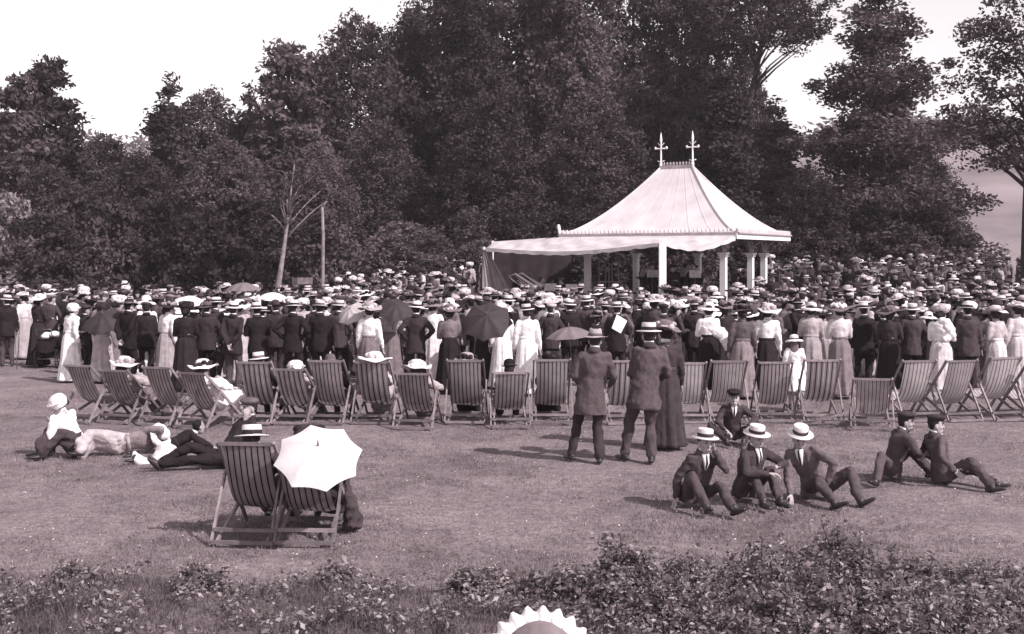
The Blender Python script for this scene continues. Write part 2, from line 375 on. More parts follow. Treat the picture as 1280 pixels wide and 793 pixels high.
for side in range(4):
    cs = [(-1, -1), (1, -1), (1, 1), (-1, 1)]; a, b = cs[side], cs[(side + 1) % 4]; n = 12; vs = []; fs = []
    for t in T:
        for j in range(n + 1): w = j / n; vs.append(roof_pt(t, a[0] + (b[0] - a[0]) * w, a[1] + (b[1] - a[1]) * w))
    for i in range(len(T) - 1):
        for j in range(n): k = i * (n + 1) + j; fs.append((k, k + 1, k + n + 2, k + n + 1))
    mb.add(vs, fs)
roof = obj('roof', mb.mesh('roof', ROOFM), bs)
for c in ((-1, -1), (1, -1), (1, 1), (-1, 1)):
    mb = MB(); mb.tube([roof_pt(t, *c) + V((0, 0, .01)) for t in T], .045, n=6); obj('hip_roll', mb.mesh('hip_roll', ROOFM), roof)
for side in range(4):
    cs = [(-1, -1), (1, -1), (1, 1), (-1, 1)]; a, b = cs[side], cs[(side + 1) % 4]
    for j in range(1, 8):
        w = j / 8; mb = MB(); mb.tube([roof_pt(t, a[0] + (b[0] - a[0]) * w, a[1] + (b[1] - a[1]) * w) + V((0, 0, .004)) for t in T], .009, n=5); obj('roof_seam', mb.mesh('roof_seam', ROOFM), roof)
# eaves board, moulding and cresting teeth
for (ax, ay), (bx, by) in (((-1, -1), (1, -1)), ((1, -1), (1, 1)), ((1, 1), (-1, 1)), ((-1, 1), (-1, -1))):
    a, b = V((ax * BL / 2, ay * BW_ / 2, EZ - .1)), V((bx * BL / 2, by * BW_ / 2, EZ - .1)); d = (b - a).normalized()
    mb = MB(); mb.bar(a - d * .02, b + d * .015, .05, .2, side=d.cross(V((0, 0, 1)))); obj('eaves_board', mb.mesh('eaves_board', WHITE, False), bs)
    nrm = d.cross(V((0, 0, 1))); mb = MB(); mb.bar(a + nrm * .05 + V((0, 0, .1)), b + nrm * .05 + V((0, 0, .1)), .07, .05, side=nrm); obj('eaves_moulding', mb.mesh('eaves_moulding', TRIM, False), bs)
    mb = MB(); N = int((b - a).length / .15)
    for i in range(N + 1):
        c = a.lerp(b, i / N) + V((0, 0, .125)); mb.tube([c, c + V((0, 0, .09)), c + V((0, 0, .15))], [.05, .045, .01], n=6)
    obj('eaves_cresting', mb.mesh('eaves_cresting', ROOFM, False), bs)
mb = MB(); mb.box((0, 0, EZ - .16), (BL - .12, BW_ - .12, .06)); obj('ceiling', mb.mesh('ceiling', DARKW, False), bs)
mb = MB(); mb.box((0, 0, RZ_ + .02), (RL + .05, .14, .12)); ridge = obj('ridge_board', mb.mesh('ridge_board', TRIM, False), bs)
mb = MB()
for i in range(11): c = V((-RL / 2 + RL * i / 10, 0, RZ_ + .08)); mb.tube([c, c + V((0, 0, .08)), c + V((0, 0, .13))], [.035, .045, .008], n=6)
obj('ridge_cresting', mb.mesh('ridge_cresting', TRIM, False), bs)
for k in (-1, 1):
    c = V((k * RL / 2, 0, RZ_)); mb = MB()
    mb.tube([c - V((0, 0, .1)), c + V((0, 0, .15)), c + V((0, 0, .2)), c + V((0, 0, .9)), c + V((0, 0, 1.05)), c + V((0, 0, 1.32))], [.06, .06, .035, .03, .05, .006], n=8)
    for e in (-1, 1):
        mb.limb([c + V((0, 0, .72)), c + V((e * .2, 0, .72))], [.028, .03], n=6); mb.ball(c + V((e * .22, 0, .74)), (.05, .035, .06), 8, 5)
        mb.limb([c + V((0, 0, .22)), c + V((e * .12, 0, .26))], [.02, .022], n=6); mb.limb([c + V((0, 0, .8)), c + V((e * .12, 0, .92))], [.02, .014], n=6)
    obj('finial', mb.mesh('finial', WHITE), bs)
mb = MB(); mb.limb([roof_pt(0, -1, -1) + V((0, 0, .05)), roof_pt(0, -1, -1) + V((-.03, -.03, .32))], [.05, .06], n=8); obj('corner_knob', mb.mesh('corner_knob', WHITE), bs)
FLZ = .75
for cx, cy in ((2.6, -2.1), (2.6, .65), (2.6, 2.1), (-2.6, -2.1), (-2.6, 2.1), (0, 2.1)):
    mb = MB(); mb.bar((cx, cy, FLZ), (cx, cy, 2.72), .2, .2); mb.box((cx, cy, FLZ + .12), (.27, .27, .24)); mb.box((cx, cy, 2.75), (.27, .27, .08)); mb.box((cx, cy, 2.82), (.33, .33, .06))
    cc = obj('column', mb.mesh('column', WHITE, False), bs)
    mb = MB(); mb.bar((cx, cy, 2.85), (cx, cy, EZ - .18), .14, .14); obj('column_neck', mb.mesh('column_neck', TRIM, False), cc)
    for dx, dy in ((1, 0), (-1, 0), (0, 1), (0, -1)):
        mb = MB(); pts = [(cx + dx * (.06 + .5 * (1 - math.cos(a))), cy + dy * (.06 + .5 * (1 - math.cos(a))), 2.84 + .46 * math.sin(a)) for a in np.linspace(0, 1.5, 7)]
        mb.tube(pts, [.035] * 7, n=6); obj('bracket', mb.mesh('bracket', TRIM), cc)
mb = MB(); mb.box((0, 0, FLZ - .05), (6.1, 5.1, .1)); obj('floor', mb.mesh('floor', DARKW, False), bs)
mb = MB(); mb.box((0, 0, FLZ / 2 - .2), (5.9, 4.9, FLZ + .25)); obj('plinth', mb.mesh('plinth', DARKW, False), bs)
# awning spread from the eaves over poles, with end curtain and back cloth
def poly(P, u):
    L = [(P[i + 1] - P[i]).length for i in range(len(P) - 1)]; d = u * sum(L)
    for i, l in enumerate(L):
        if d <= l or i == len(L) - 1: return P[i].lerp(P[i + 1], min(1, d / l))
        d -= l
aw = tag(empty('awning', (1.9, 41, 0)), 'white canvas awning stretched from the bandstand eaves over poles', 'awning'); O = V((1.9, 41, 0))
pa, pb, pc = V((-.98, 42.0, 3.02)), V((4.74, 37.8, 3.15)), V((7.42, 39.85, 3.36))
pi0, pi1, pi2 = V((-.75, 46.2, 3.3)), V((1.72, 43.3, 3.42)), V((7.4, 39.95, 3.42))
NU, NV = 60, 12; vs = []; fs = []
for i in range(NU + 1):
    u = i / NU; o_ = poly([pa, pb, pc], u); q_ = poly([pi0, pi1, pi2], u); L1 = (pb - pa).length / ((pb - pa).length + (pc - pb).length)
    w = u / L1 if u < L1 else (u - L1) / (1 - L1); sag = (.2 if u < L1 else .24) * math.sin(math.pi * w) ** 1.2
    for j in range(NV + 1):
        t = j / NV; p = o_.lerp(q_, t); p.z -= sag * (1 - t) ** 1.5 + .1 * math.sin(math.pi * t) + .035 * math.sin(u * 47 + 4 * t) * math.sin(math.pi * t) + .02 * math.sin(u * 90 - 5 * t) * math.sin(math.pi * t)
        vs.append(p - O)
for i in range(NU):
    for j in range(NV): k = i * (NV + 1) + j; fs.append((k, k + NV + 1, k + NV + 2, k + 1))
mb = MB(); mb.add(vs, fs); obj('canopy', mb.mesh('canopy', CANVAS), aw)
mb = MB(); vv = []; ff = []
for i in range(NU + 1):
    p = vs[i * (NV + 1)]; h = .1 + .04 * abs(math.sin(i * .9)); vv += [p + V((0, -.004, 0)), p + V((.01 * math.sin(i), -.02, -h))]
for i in range(NU): ff.append((2 * i, 2 * i + 1, 2 * i + 3, 2 * i + 2))
mb.add(vv, ff); obj('valance', mb.mesh('valance', CANVAS), aw)
for p, r in ((pa, .045), (pb, .11), (pi0, .045)):
    mb = MB(); q_ = p - O; gz_ = ground_z(p.x, p.y) - .1; mb.bar((q_.x, q_.y, gz_), (q_.x, q_.y, q_.z - .02), r * 2, r * 2) if r > .1 else mb.tube([(q_.x, q_.y, gz_), (q_.x, q_.y, q_.z + .03)], r, n=8)
    obj('pole', mb.mesh('pole', WHITE, False), aw)
def hang(name, a, b, m, fold=.08, inward=None):
    mb = MB(); vs = []; fs = []; n = 40; h = 14
    for i in range(n + 1):
        u = i / n; tp = a.lerp(b, u); d = (b - a).normalized(); nr = V((d.y, -d.x, 0))
        for j in range(h + 1):
            t = j / h; p = tp.copy(); p.z = tp.z * (1 - t) + (ground_z(tp.x, tp.y) - .02) * t
            p += nr * (fold * t ** .6 * (math.sin(u * 25) + .6 * math.sin(u * 43 + 2 * t))) + (V(inward) * (t ** 1.2) * (1 - u) if inward else V())
            vs.append(p - O)
    for i in range(n):
        for j in range(h): k = i * (h + 1) + j; fs.append((k, k + 1, k + h + 2, k + h + 1))
    mb.add(vs, fs); return obj(name, mb.mesh(name, m), aw)
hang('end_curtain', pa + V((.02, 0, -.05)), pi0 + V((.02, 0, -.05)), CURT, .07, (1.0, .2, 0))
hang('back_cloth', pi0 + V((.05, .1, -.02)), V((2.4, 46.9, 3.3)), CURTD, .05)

mb = MB(); vs = []; fs = []; n = 26; h = 16; b0 = ground_z(pa.x, pa.y)
for i in range(n + 1):
    u = i / n
    for j in range(h + 1):
        t = j / h; w = .1 + 1.45 * t ** .8; vs.append(V((pa.x - .06 + u * w, pa.y - .08 + .1 * t * math.sin(u * 19 + t) + .05 * math.sin(u * 33) + .3 * u * t, pa.z - .06 - t * (pa.z - .1 - b0))) - O)
for i in range(n):
    for j in range(h): k = i * (h + 1) + j; fs.append((k, k + 1, k + h + 2, k + h + 1))
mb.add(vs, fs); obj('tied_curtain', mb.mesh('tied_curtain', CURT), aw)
# ------------------------------------------------------------------ figures: skeleton -> solid tubes -> one remeshed surface
JOBS = {}
def job(key, mb, voxel, smooth=4, dec=0.5, fold=0.0):
    JOBS[key] = (mb, voxel, smooth, dec, fold); return key
SHAPE = {}
def run_jobs():
    tmp = []
    for key, (mb, voxel, smooth, dec, fold) in JOBS.items():
        me = mb.mesh('tmp'); o = bpy.data.objects.new('tmp', me); col.objects.link(o)
        r = o.modifiers.new('r', 'REMESH'); r.mode = 'VOXEL'; r.voxel_size = voxel; r.use_smooth_shade = True
        s = o.modifiers.new('s', 'SMOOTH'); s.factor = 0.5; s.iterations = smooth
        if dec < 1:
            d = o.modifiers.new('d', 'DECIMATE'); d.ratio = dec
        tmp.append((key, o, me, fold))
    dg = bpy.context.evaluated_depsgraph_get(); dg.update()
    for key, o, me, fold in tmp:
        n = bpy.data.meshes.new_from_object(o.evaluated_get(dg)); n.name = key.split(':')[-1]
        n.materials.clear()
        if fold:
            c = len(n.vertices); co = np.empty(c * 3, np.float32); no = np.empty(c * 3, np.float32)
            n.vertices.foreach_get('co', co); n.vertices.foreach_get('normal', no); co = co.reshape(-1, 3); no = no.reshape(-1, 3)
            h = abs(hash(key)) % 1000 if False else sum(map(ord, key)) % 97
            q = np.random.default_rng(h); d = np.zeros(c)
            for i in range(7):
                f = q.normal(size=3) * (9 + 6 * i) * np.array([.8, .8, 1.25]); w = co @ (q.normal(size=3) * 6); d += (1 - 2 * np.abs(np.sin(co @ f * .5 + .8 * np.sin(w) + q.uniform(0, 6.28)))) / (1 + .3 * i)
            co += no * (d * fold / 1.6)[:, None]
            n.vertices.foreach_set('co', co.astype(np.float32).ravel()); n.update()
        n.polygons.foreach_set('use_smooth', np.ones(len(n.polygons), dtype=bool))
        SHAPE[key] = n
    for key, o, me, fold in tmp:
        bpy.data.objects.remove(o); bpy.data.meshes.remove(me)
    JOBS.clear()

def two_bone(a, b, l1, l2, hint):
    a, b = V(a), V(b); d = b - a; L = d.length
    if L > (l1 + l2) * .995: b = a + d * ((l1 + l2) * .995 / L); d = b - a; L = d.length
    d.normalize(); x = (l1 * l1 - l2 * l2 + L * L) / (2 * L); h = math.sqrt(max(0.0, l1 * l1 - x * x))
    hv = V(hint); hv = hv - d * hv.dot(d)
    if hv.length < 1e-4: hv = d.orthogonal()
    return a + d * x + hv.normalized() * h, b

def pose(pel=(0, 0, .93), up=(0, 0, 1), right=(1, 0, 0), bend=(0, 0, 0), feet=((-.1, 0, .08), (.1, 0, .08)), knees=((0, 1, 0), (0, 1, 0)),
         hands=((-.24, .06, .86), (.24, .06, .86)), elbows=((-.4, -1, 0), (.4, -1, 0)), face=(0, 1, 0), headup=(0, 0, 1), toes=None, s=1.0, headoff=(0, 0, 0)):
    """index 0 = the side away from `right` (left), 1 = right. hands/feet are targets."""
    J = {'s': s}; up = V(up).normalized(); rt = V(right); rt = (rt - up * rt.dot(up)).normalized(); fw = up.cross(rt)
    pel = V(pel); b = V(bend) * s
    J['pel'] = pel; J['waist'] = pel + up * .17 * s + b * .35; J['chest'] = pel + up * .37 * s + b * .8; J['neck'] = pel + up * .53 * s + b
    J['up'], J['rt'], J['fw'] = up, rt, fw
    f = V(face).normalized(); hu = V(headup); hu = (hu - f * hu.dot(f)).normalized()
    J['head'] = J['neck'] + (up * .5 + hu * .5).normalized() * .118 * s + f * .03 * s + V(headoff) * s; J['face'], J['hu'] = f, hu
    J['sh'] = [J['neck'] - up * .07 * s + rt * (k * .158 * s) for k in (-1, 1)]
    J['hip'] = [pel + rt * (k * .09 * s) - up * .03 * s for k in (-1, 1)]
    J['el'], J['wr'], J['kn'], J['an'], J['toe'] = [], [], [], [], []
    for i in (0, 1):
        e, w = two_bone(J['sh'][i], hands[i], .29 * s, .26 * s, elbows[i]); J['el'].append(e); J['wr'].append(w)
        k, a = two_bone(J['hip'][i], feet[i], .43 * s, .42 * s, knees[i]); J['kn'].append(k); J['an'].append(a)
        t = V(toes[i]) if toes else fw.copy()
        J['toe'].append(t.normalized())
    return J

def head_mtx(J):
    f, u = J['face'], J['hu']; r = f.cross(u)
    m = Matrix((r, f, u)).transposed().to_4x4()
    s = J['s'] * (1.0 if J['s'] > .85 else 1.1)
    return Matrix.Translation(J['head']) @ m @ Matrix.Scale(s, 4)

def add_head(mb, J):
    M = head_mtx(J); q = MB()
    rings = [(-.128, .05, .018, .02), (-.118, .046, .036, .034), (-.09, .034, .055, .056), (-.045, .014, .067, .08), (0, .002, .074, .094), (.045, -.004, .076, .098), (.085, -.008, .064, .085), (.112, -.01, .038, .052), (.122, -.01, .012, .016)]
    q.tube([(0, y, z) for z, y, a, b in rings], [(a, b) for z, y, a, b in rings], side=(1, 0, 0), n=14)
    q.limb([(0, .088, .022), (0, .106, -.03)], [.010, .016]); q.ball((0, .088, -.075), (.026, .016, .012))
    q.ball((0, .086, .032), (.05, .014, .012))
    for k in (-1, 1): q.ball((k * .078, -.005, -.012), (.012, .022, .034)); q.ball((k * .04, .062, -.03), (.024, .022, .024))
    mb.add([M @ V(p) for p in q.v], q.f)

def add_hand(mb, wr, d, rt, s=1.0, curl=0.55, mirror=1, fine=True):
    """palm, four fingers and a thumb; d = hand direction, rt = across the palm (thumb side = mirror*rt)"""
    d = V(d).normalized(); rt = V(rt); rt = rt - d * rt.dot(d)
    if rt.length < 1e-3: rt = d.orthogonal()
    rt.normalize(); pn = d.cross(rt) * mirror
    P = wr + d * .045 * s
    mb.limb([wr - d * .01 * s, P, wr + d * .085 * s], [(.027 * s, .02 * s), (.04 * s, .017 * s), (.041 * s, .015 * s)], side=rt, n=10)
    for i, (off, ln) in enumerate(((.031, .072), (.0105, .082), (-.0105, .077), (-.031, .06))):
        b = wr + d * .085 * s + rt * off * mirror * s
        k1 = b + (d * math.cos(curl * .6) + pn * math.sin(curl * .6)) * ln * .5 * s + rt * off * .12 * mirror
        k2 = k1 + (d * math.cos(curl * 1.8) + pn * math.sin(curl * 1.8)) * ln * .5 * s
        mb.limb([b - d * .015 * s, k1, k2], [.0095 * s, .009 * s, .0078 * s], n=7)
    t0 = wr + d * .025 * s + rt * .03 * mirror * s; t1 = t0 + (d * .6 + rt * .75 * mirror + pn * .2).normalized() * .045 * s
    t2 = t1 + (d * .85 + rt * .15 * mirror + pn * .4).normalized() * .032 * s
    mb.limb([t0, t1, t2], [.013 * s, .0105 * s, .009 * s], n=7)

def body_mb(J, curl=.6, handdir=None):
    s = J['s']; mb = MB(); rt = J['rt']; up = J['up']
    mb.tube([J['pel'] - up * .1 * s, J['pel'] - up * .05 * s, J['pel'], J['waist'], J['chest'], J['neck'] - up * .07 * s, J['neck'] - up * .01 * s],
            [(.10 * s, .07 * s), (.145 * s, .10 * s), (.15 * s, .105 * s), (.125 * s, .09 * s), (.15 * s, .1 * s), (.145 * s, .08 * s), (.06 * s, .055 * s)], side=rt, n=14)
    mb.tube([J['neck'] - up * .05 * s, J['neck'], J['head'] - J['hu'] * .03 * s], [.062 * s, .055 * s, .052 * s], n=12)
    add_head(mb, J)
    for i in (0, 1):
        mb.limb([J['sh'][i], J['el'][i]], [.04 * s, .024 * s]); mb.limb([J['el'][i], J['wr'][i]], [.024 * s, .025 * s])
        d = (J['wr'][i] - J['el'][i]); 
        if handdir and handdir[i]: d = V(handdir[i])
        add_hand(mb, J['wr'][i], d, J['fw'] if abs(J['fw'].dot(d.normalized())) < .9 else J['up'], s, curl, 1)
        mb.limb([J['hip'][i], J['hip'][i].lerp(J['kn'][i], .4), J['kn'][i]], [.07 * s, .066 * s, .046 * s]); mb.limb([J['kn'][i], J['kn'][i].lerp(J['an'][i], .35), J['an'][i]], [.044 * s, .046 * s, .034 * s])
        mb.limb([J['an'][i] - V((0, 0, .03 * s)) - J['toe'][i] * .03 * s, J['an'][i] - V((0, 0, .045 * s)) + J['toe'][i] * .13 * s], [.034 * s, .026 * s])
    return mb

def jacket_mb(J, hem=.17, fat=1.0, long=False, hemdir=None):
    s = J['s']; mb = MB(); rt = J['rt']; up = J['up']; hd = V(hemdir).normalized() if hemdir else -up
    P = [J['pel'] + hd * hem * s, J['pel'] + hd * hem * .55 * s, J['pel'] + up * .02 * s, J['waist'], J['waist'].lerp(J['chest'], .55), J['chest'] + up * .02 * s, J['neck'] - up * .07 * s, J['neck'] - up * .035 * s, J['neck'] + up * .015 * s]
    Q = [(.215, .155), (.205, .15), (.19, .138), (.165, .122), (.182, .132), (.196, .137), (.198, .115), (.135, .09), (.07, .068)]
    mb.tube(P, [(a * s * fat, b * s * fat) for a, b in Q], side=rt, n=18)
    for i in (0, 1):
        sh, el, wr = J['sh'][i], J['el'][i], J['wr'][i]
        mb.limb([sh, sh.lerp(el, .45), el], [.070 * s, .066 * s, .058 * s], n=12)
        mb.limb([el, el.lerp(wr, .5), wr.lerp(el, .06)], [.060 * s, .056 * s, .048 * s], n=12)
    return mb
def trousers_mb(J, fat=1.0):
    s = J['s'] * fat; mb = MB(); up = J['up']
    mb.tube([J['pel'] - up * .09 * s, J['pel'] - up * .03 * s, J['pel'] + up * .06 * s, J['pel'] + up * .14 * s], [(.12 * s, .1 * s), (.158 * s, .115 * s), (.148 * s, .10 * s), (.115 * s, .085 * s)], side=J['rt'], n=16)
    for i in (0, 1):
        h, k, a = J['hip'][i], J['kn'][i], J['an'][i]
        mb.limb([h, h.lerp(k, .4), k], [.098 * s, .095 * s, .074 * s], n=12); mb.limb([k, k.lerp(a, .3), k.lerp(a, .7), a.lerp(k, .06)], [.073 * s, .074 * s, .069 * s, .066 * s], n=12)
    return mb
def shoe_mesh(key, a, t, s):
    mb = MB(); z = V((0, 0, 1)); t = V(t); u = t.cross(z) if abs(t.z) < .95 else V((1, 0, 0)); dn = u.cross(t).normalized()
    if dn.z > 0 and abs(t.z) < .9: dn = -dn
    b = a + dn * .04 * s
    mb.limb([a + (-dn) * .02 * s, a + dn * .02 * s], [.046 * s, .046 * s], n=10)
    mb.limb([b - t * .055 * s, b + t * .03 * s, b + t * .11 * s, b + t * .165 * s], [(.036 * s, .034 * s), (.042 * s, .036 * s), (.046 * s, .028 * s), (.036 * s, .02 * s)], side=u, n=10)
    return job(key, mb, .013 * s, 2, .6)
def skirt_mesh(J, hem=.34, floor=None, n=56, seed=1, top=.155, hemdir=None, length=1.04):
    """gathered skirt from the waist down, open cone with folds and thickness"""
    s = J['s']; w = J['waist'] - J['up'] * .02 * s; q = random.Random(seed); ph = [q.uniform(0, 6.28) for _ in range(5)]
    dn = V(hemdir).normalized() if hemdir else V((0, 0, -1)); mb = MB()
    ts = [0, .05, .12, .22, .36, .52, .68, .84, .95, 1.0]
    rr = [.135, .155, .19, .205, .22, .245, .272, .30, .325, .335]
    pts = [w + dn * (t * length * s) for t in ts]
    def wave(i, a):
        t = ts[i]; return 1 + (.25 + .75 * t) * (.075 * math.sin(7 * a + ph[0] + .6 * t) + .06 * math.sin(11 * a + ph[1] + 2 * t) + .05 * math.sin(19 * a + ph[2]))
    mb.tube(pts, [((r + (hem - .335) * max(0, (t - .15) / .85)) * s, (r + (hem - .335) * max(0, (t - .15) / .85)) * s * (.86 + .14 * t)) for r, t in zip(rr, ts)], side=J['rt'], n=n, wave=wave)
    return mb.mesh('skirt')

def hair_mb(J, kind):
    M = head_mtx(J); q = MB()
    if kind == 'short':
        q.tube([(0, -.034, -.06), (0, -.032, -.04), (0, -.022, 0), (0, -.014, .06), (0, -.012, .1), (0, -.012, .128)], [(.05, .055), (.068, .072), (.081, .084), (.083, .098), (.066, .088), (.02, .03)], n=14)
    elif kind == 'bun':
        q.tube([(0, -.055, -.075), (0, -.045, -.05), (0, -.035, 0), (0, -.018, .06), (0, -.012, .11), (0, -.012, .14)], [(.04, .04), (.075, .07), (.098, .094), (.1, .11), (.08, .1), (.03, .04)], n=16)
        q.ball((0, -.12, -.02), (.06, .05, .055))
    elif kind == 'long':
        q.tube([(0, -.09, -.36), (0, -.1, -.25), (0, -.075, -.12), (0, -.04, -.03), (0, -.018, .05), (0, -.012, .1), (0, -.012, .13)], [(.05, .02), (.09, .035), (.098, .05), (.094, .08), (.09, .102), (.07, .09), (.02, .03)], n=16)
    mb = MB(); mb.add([M @ V(p) for p in q.v], q.f); return mb

PROTO = {}
def figure(key, J, wear, hair='short', vox=.012, cvox=.015, dec=.5, hem=.17, skirt=None, hemdir=None, curl=.6, handdir=None, fold=.010, fat=1.0, face=False):
    """register one posed figure. wear: 'suit' or 'gown'"""
    P = {'J': J, 'wear': wear, 'parts': [], 'static': [], 'head': head_mtx(J), 'face': face}
    P['parts'].append(('body', job(key + ':body', body_mb(J, curl, handdir), vox * J['s'], 2, dec), 'skin'))
    P['parts'].append(('hair', job(key + ':hair', hair_mb(J, hair), .014, 2, .6, .003), 'hair'))
    if wear == 'suit':
        P['parts'].append(('jacket', job(key + ':jacket', jacket_mb(J, hem, fat, hemdir=hemdir), cvox, 8, dec, fold), 'top'))
        P['parts'].append(('trousers', job(key + ':trousers', trousers_mb(J), cvox, 4, dec, fold), 'bottom'))
    else:
        b = jacket_mb(J, .02, .9); 
        for i in (0, 1): b.limb([J['sh'][i], J['sh'][i].lerp(J['el'][i], .5), J['el'][i]], [.072 * J['s'], .076 * J['s'], .060 * J['s']], n=12)
        P['parts'].append(('blouse', job(key + ':blouse', b, cvox, 8, dec, fold), 'top'))
        if skirt == 'legs':     # skirt drawn over bent or stretched legs
            b = trousers_mb(J, 1.25); k = [J['kn'][0].lerp(J['kn'][1], t) for t in (0, .5, 1)]
            s = J['s']; c1 = J['pel'].lerp((J['kn'][0] + J['kn'][1]) / 2, .5)
            b.limb([J['hip'][0].lerp(J['hip'][1], .5), c1, (J['kn'][0] + J['kn'][1]) / 2], [(.19 * s, .14 * s), (.2 * s, .13 * s), (.18 * s, .12 * s)], side=J['rt'], n=14)
            b.limb([(J['kn'][0] + J['kn'][1]) / 2, ((J['an'][0] + J['an'][1]) / 2).lerp((J['kn'][0] + J['kn'][1]) / 2, .15)], [(.18 * s, .11 * s), (.24 * s, .09 * s)], side=J['rt'], n=14)
            P['parts'].append(('skirt', job(key + ':skirt', b, cvox * 1.2, 5, dec, fold * 1.8), 'bottom'))
        else:
            P['static'].append(('skirt', skirt_mesh(J, **(skirt or {})), 'bottom'))
        mb = MB(); w = J['waist'] - J['up'] * .01; s = J['s']
        mb.tube([w - J['up'] * .03 * s, w + J['up'] * .03 * s], [(.152 * s, .118 * s), (.152 * s, .118 * s)], side=J['rt'], n=20); P['static'].append(('belt', mb.mesh('belt'), 'belt'))
    # collar at the neck
    mb = MB(); s = J['s']; up = (J['head'] - J['neck']).normalized()
    mb.tube([J['neck'] + up * .0, J['neck'] + up * .05 * s], [(.063 * s, .061 * s), (.059 * s, .057 * s)], side=J['rt'], n=16); P['static'].append(('collar', mb.mesh('collar'), 'collar'))
    if wear == 'suit':
        mb = MB(); mb.tube([J['neck'] - J['up'] * .03 * s, J['neck'] - J['up'] * .0 * s, J['neck'] + up * .03 * s, J['neck'] + up * .034 * s, J['neck'] + up * .005 * s], [(.1 * s, .088 * s), (.083 * s, .08 * s), (.074 * s, .072 * s), (.067 * s, .065 * s), (.06 * s, .058 * s)], side=J['rt'], n=18); P['static'].append(('jacket_collar', mb.mesh('jacket_collar'), 'top'))
    if face and wear == 'suit':     # shirt front and tie between the lapels
        f, u, r = J['fw'], J['up'], J['rt']; c = J['neck'] - u * .02 * s + f * .075 * s; e = J['chest'] - u * .03 * s + f * .128 * s
        mb = MB(); mb.limb([c, c.lerp(e, .5) + f * .02 * s, e], [(.055 * s, .022 * s), (.04 * s, .02 * s), (.008 * s, .02 * s)], side=r, n=8); P['static'].append(('shirt_front', mb.mesh('shirt_front'), 'collar'))
        mb = MB(); mb.limb([c + f * .02 * s, c.lerp(e, .5) + f * .037 * s, e + f * .012 * s], [(.012 * s, .008 * s), (.016 * s, .008 * s), (.010 * s, .008 * s)], side=r, n=6); P['static'].append(('necktie', mb.mesh('necktie'), 'tie'))
    for i in (0, 1): P['parts'].append(('shoe', shoe_mesh(key + ':shoe%d' % i, J['an'][i], J['toe'][i], s), 'shoe'))
    PROTO[key] = P
    return P

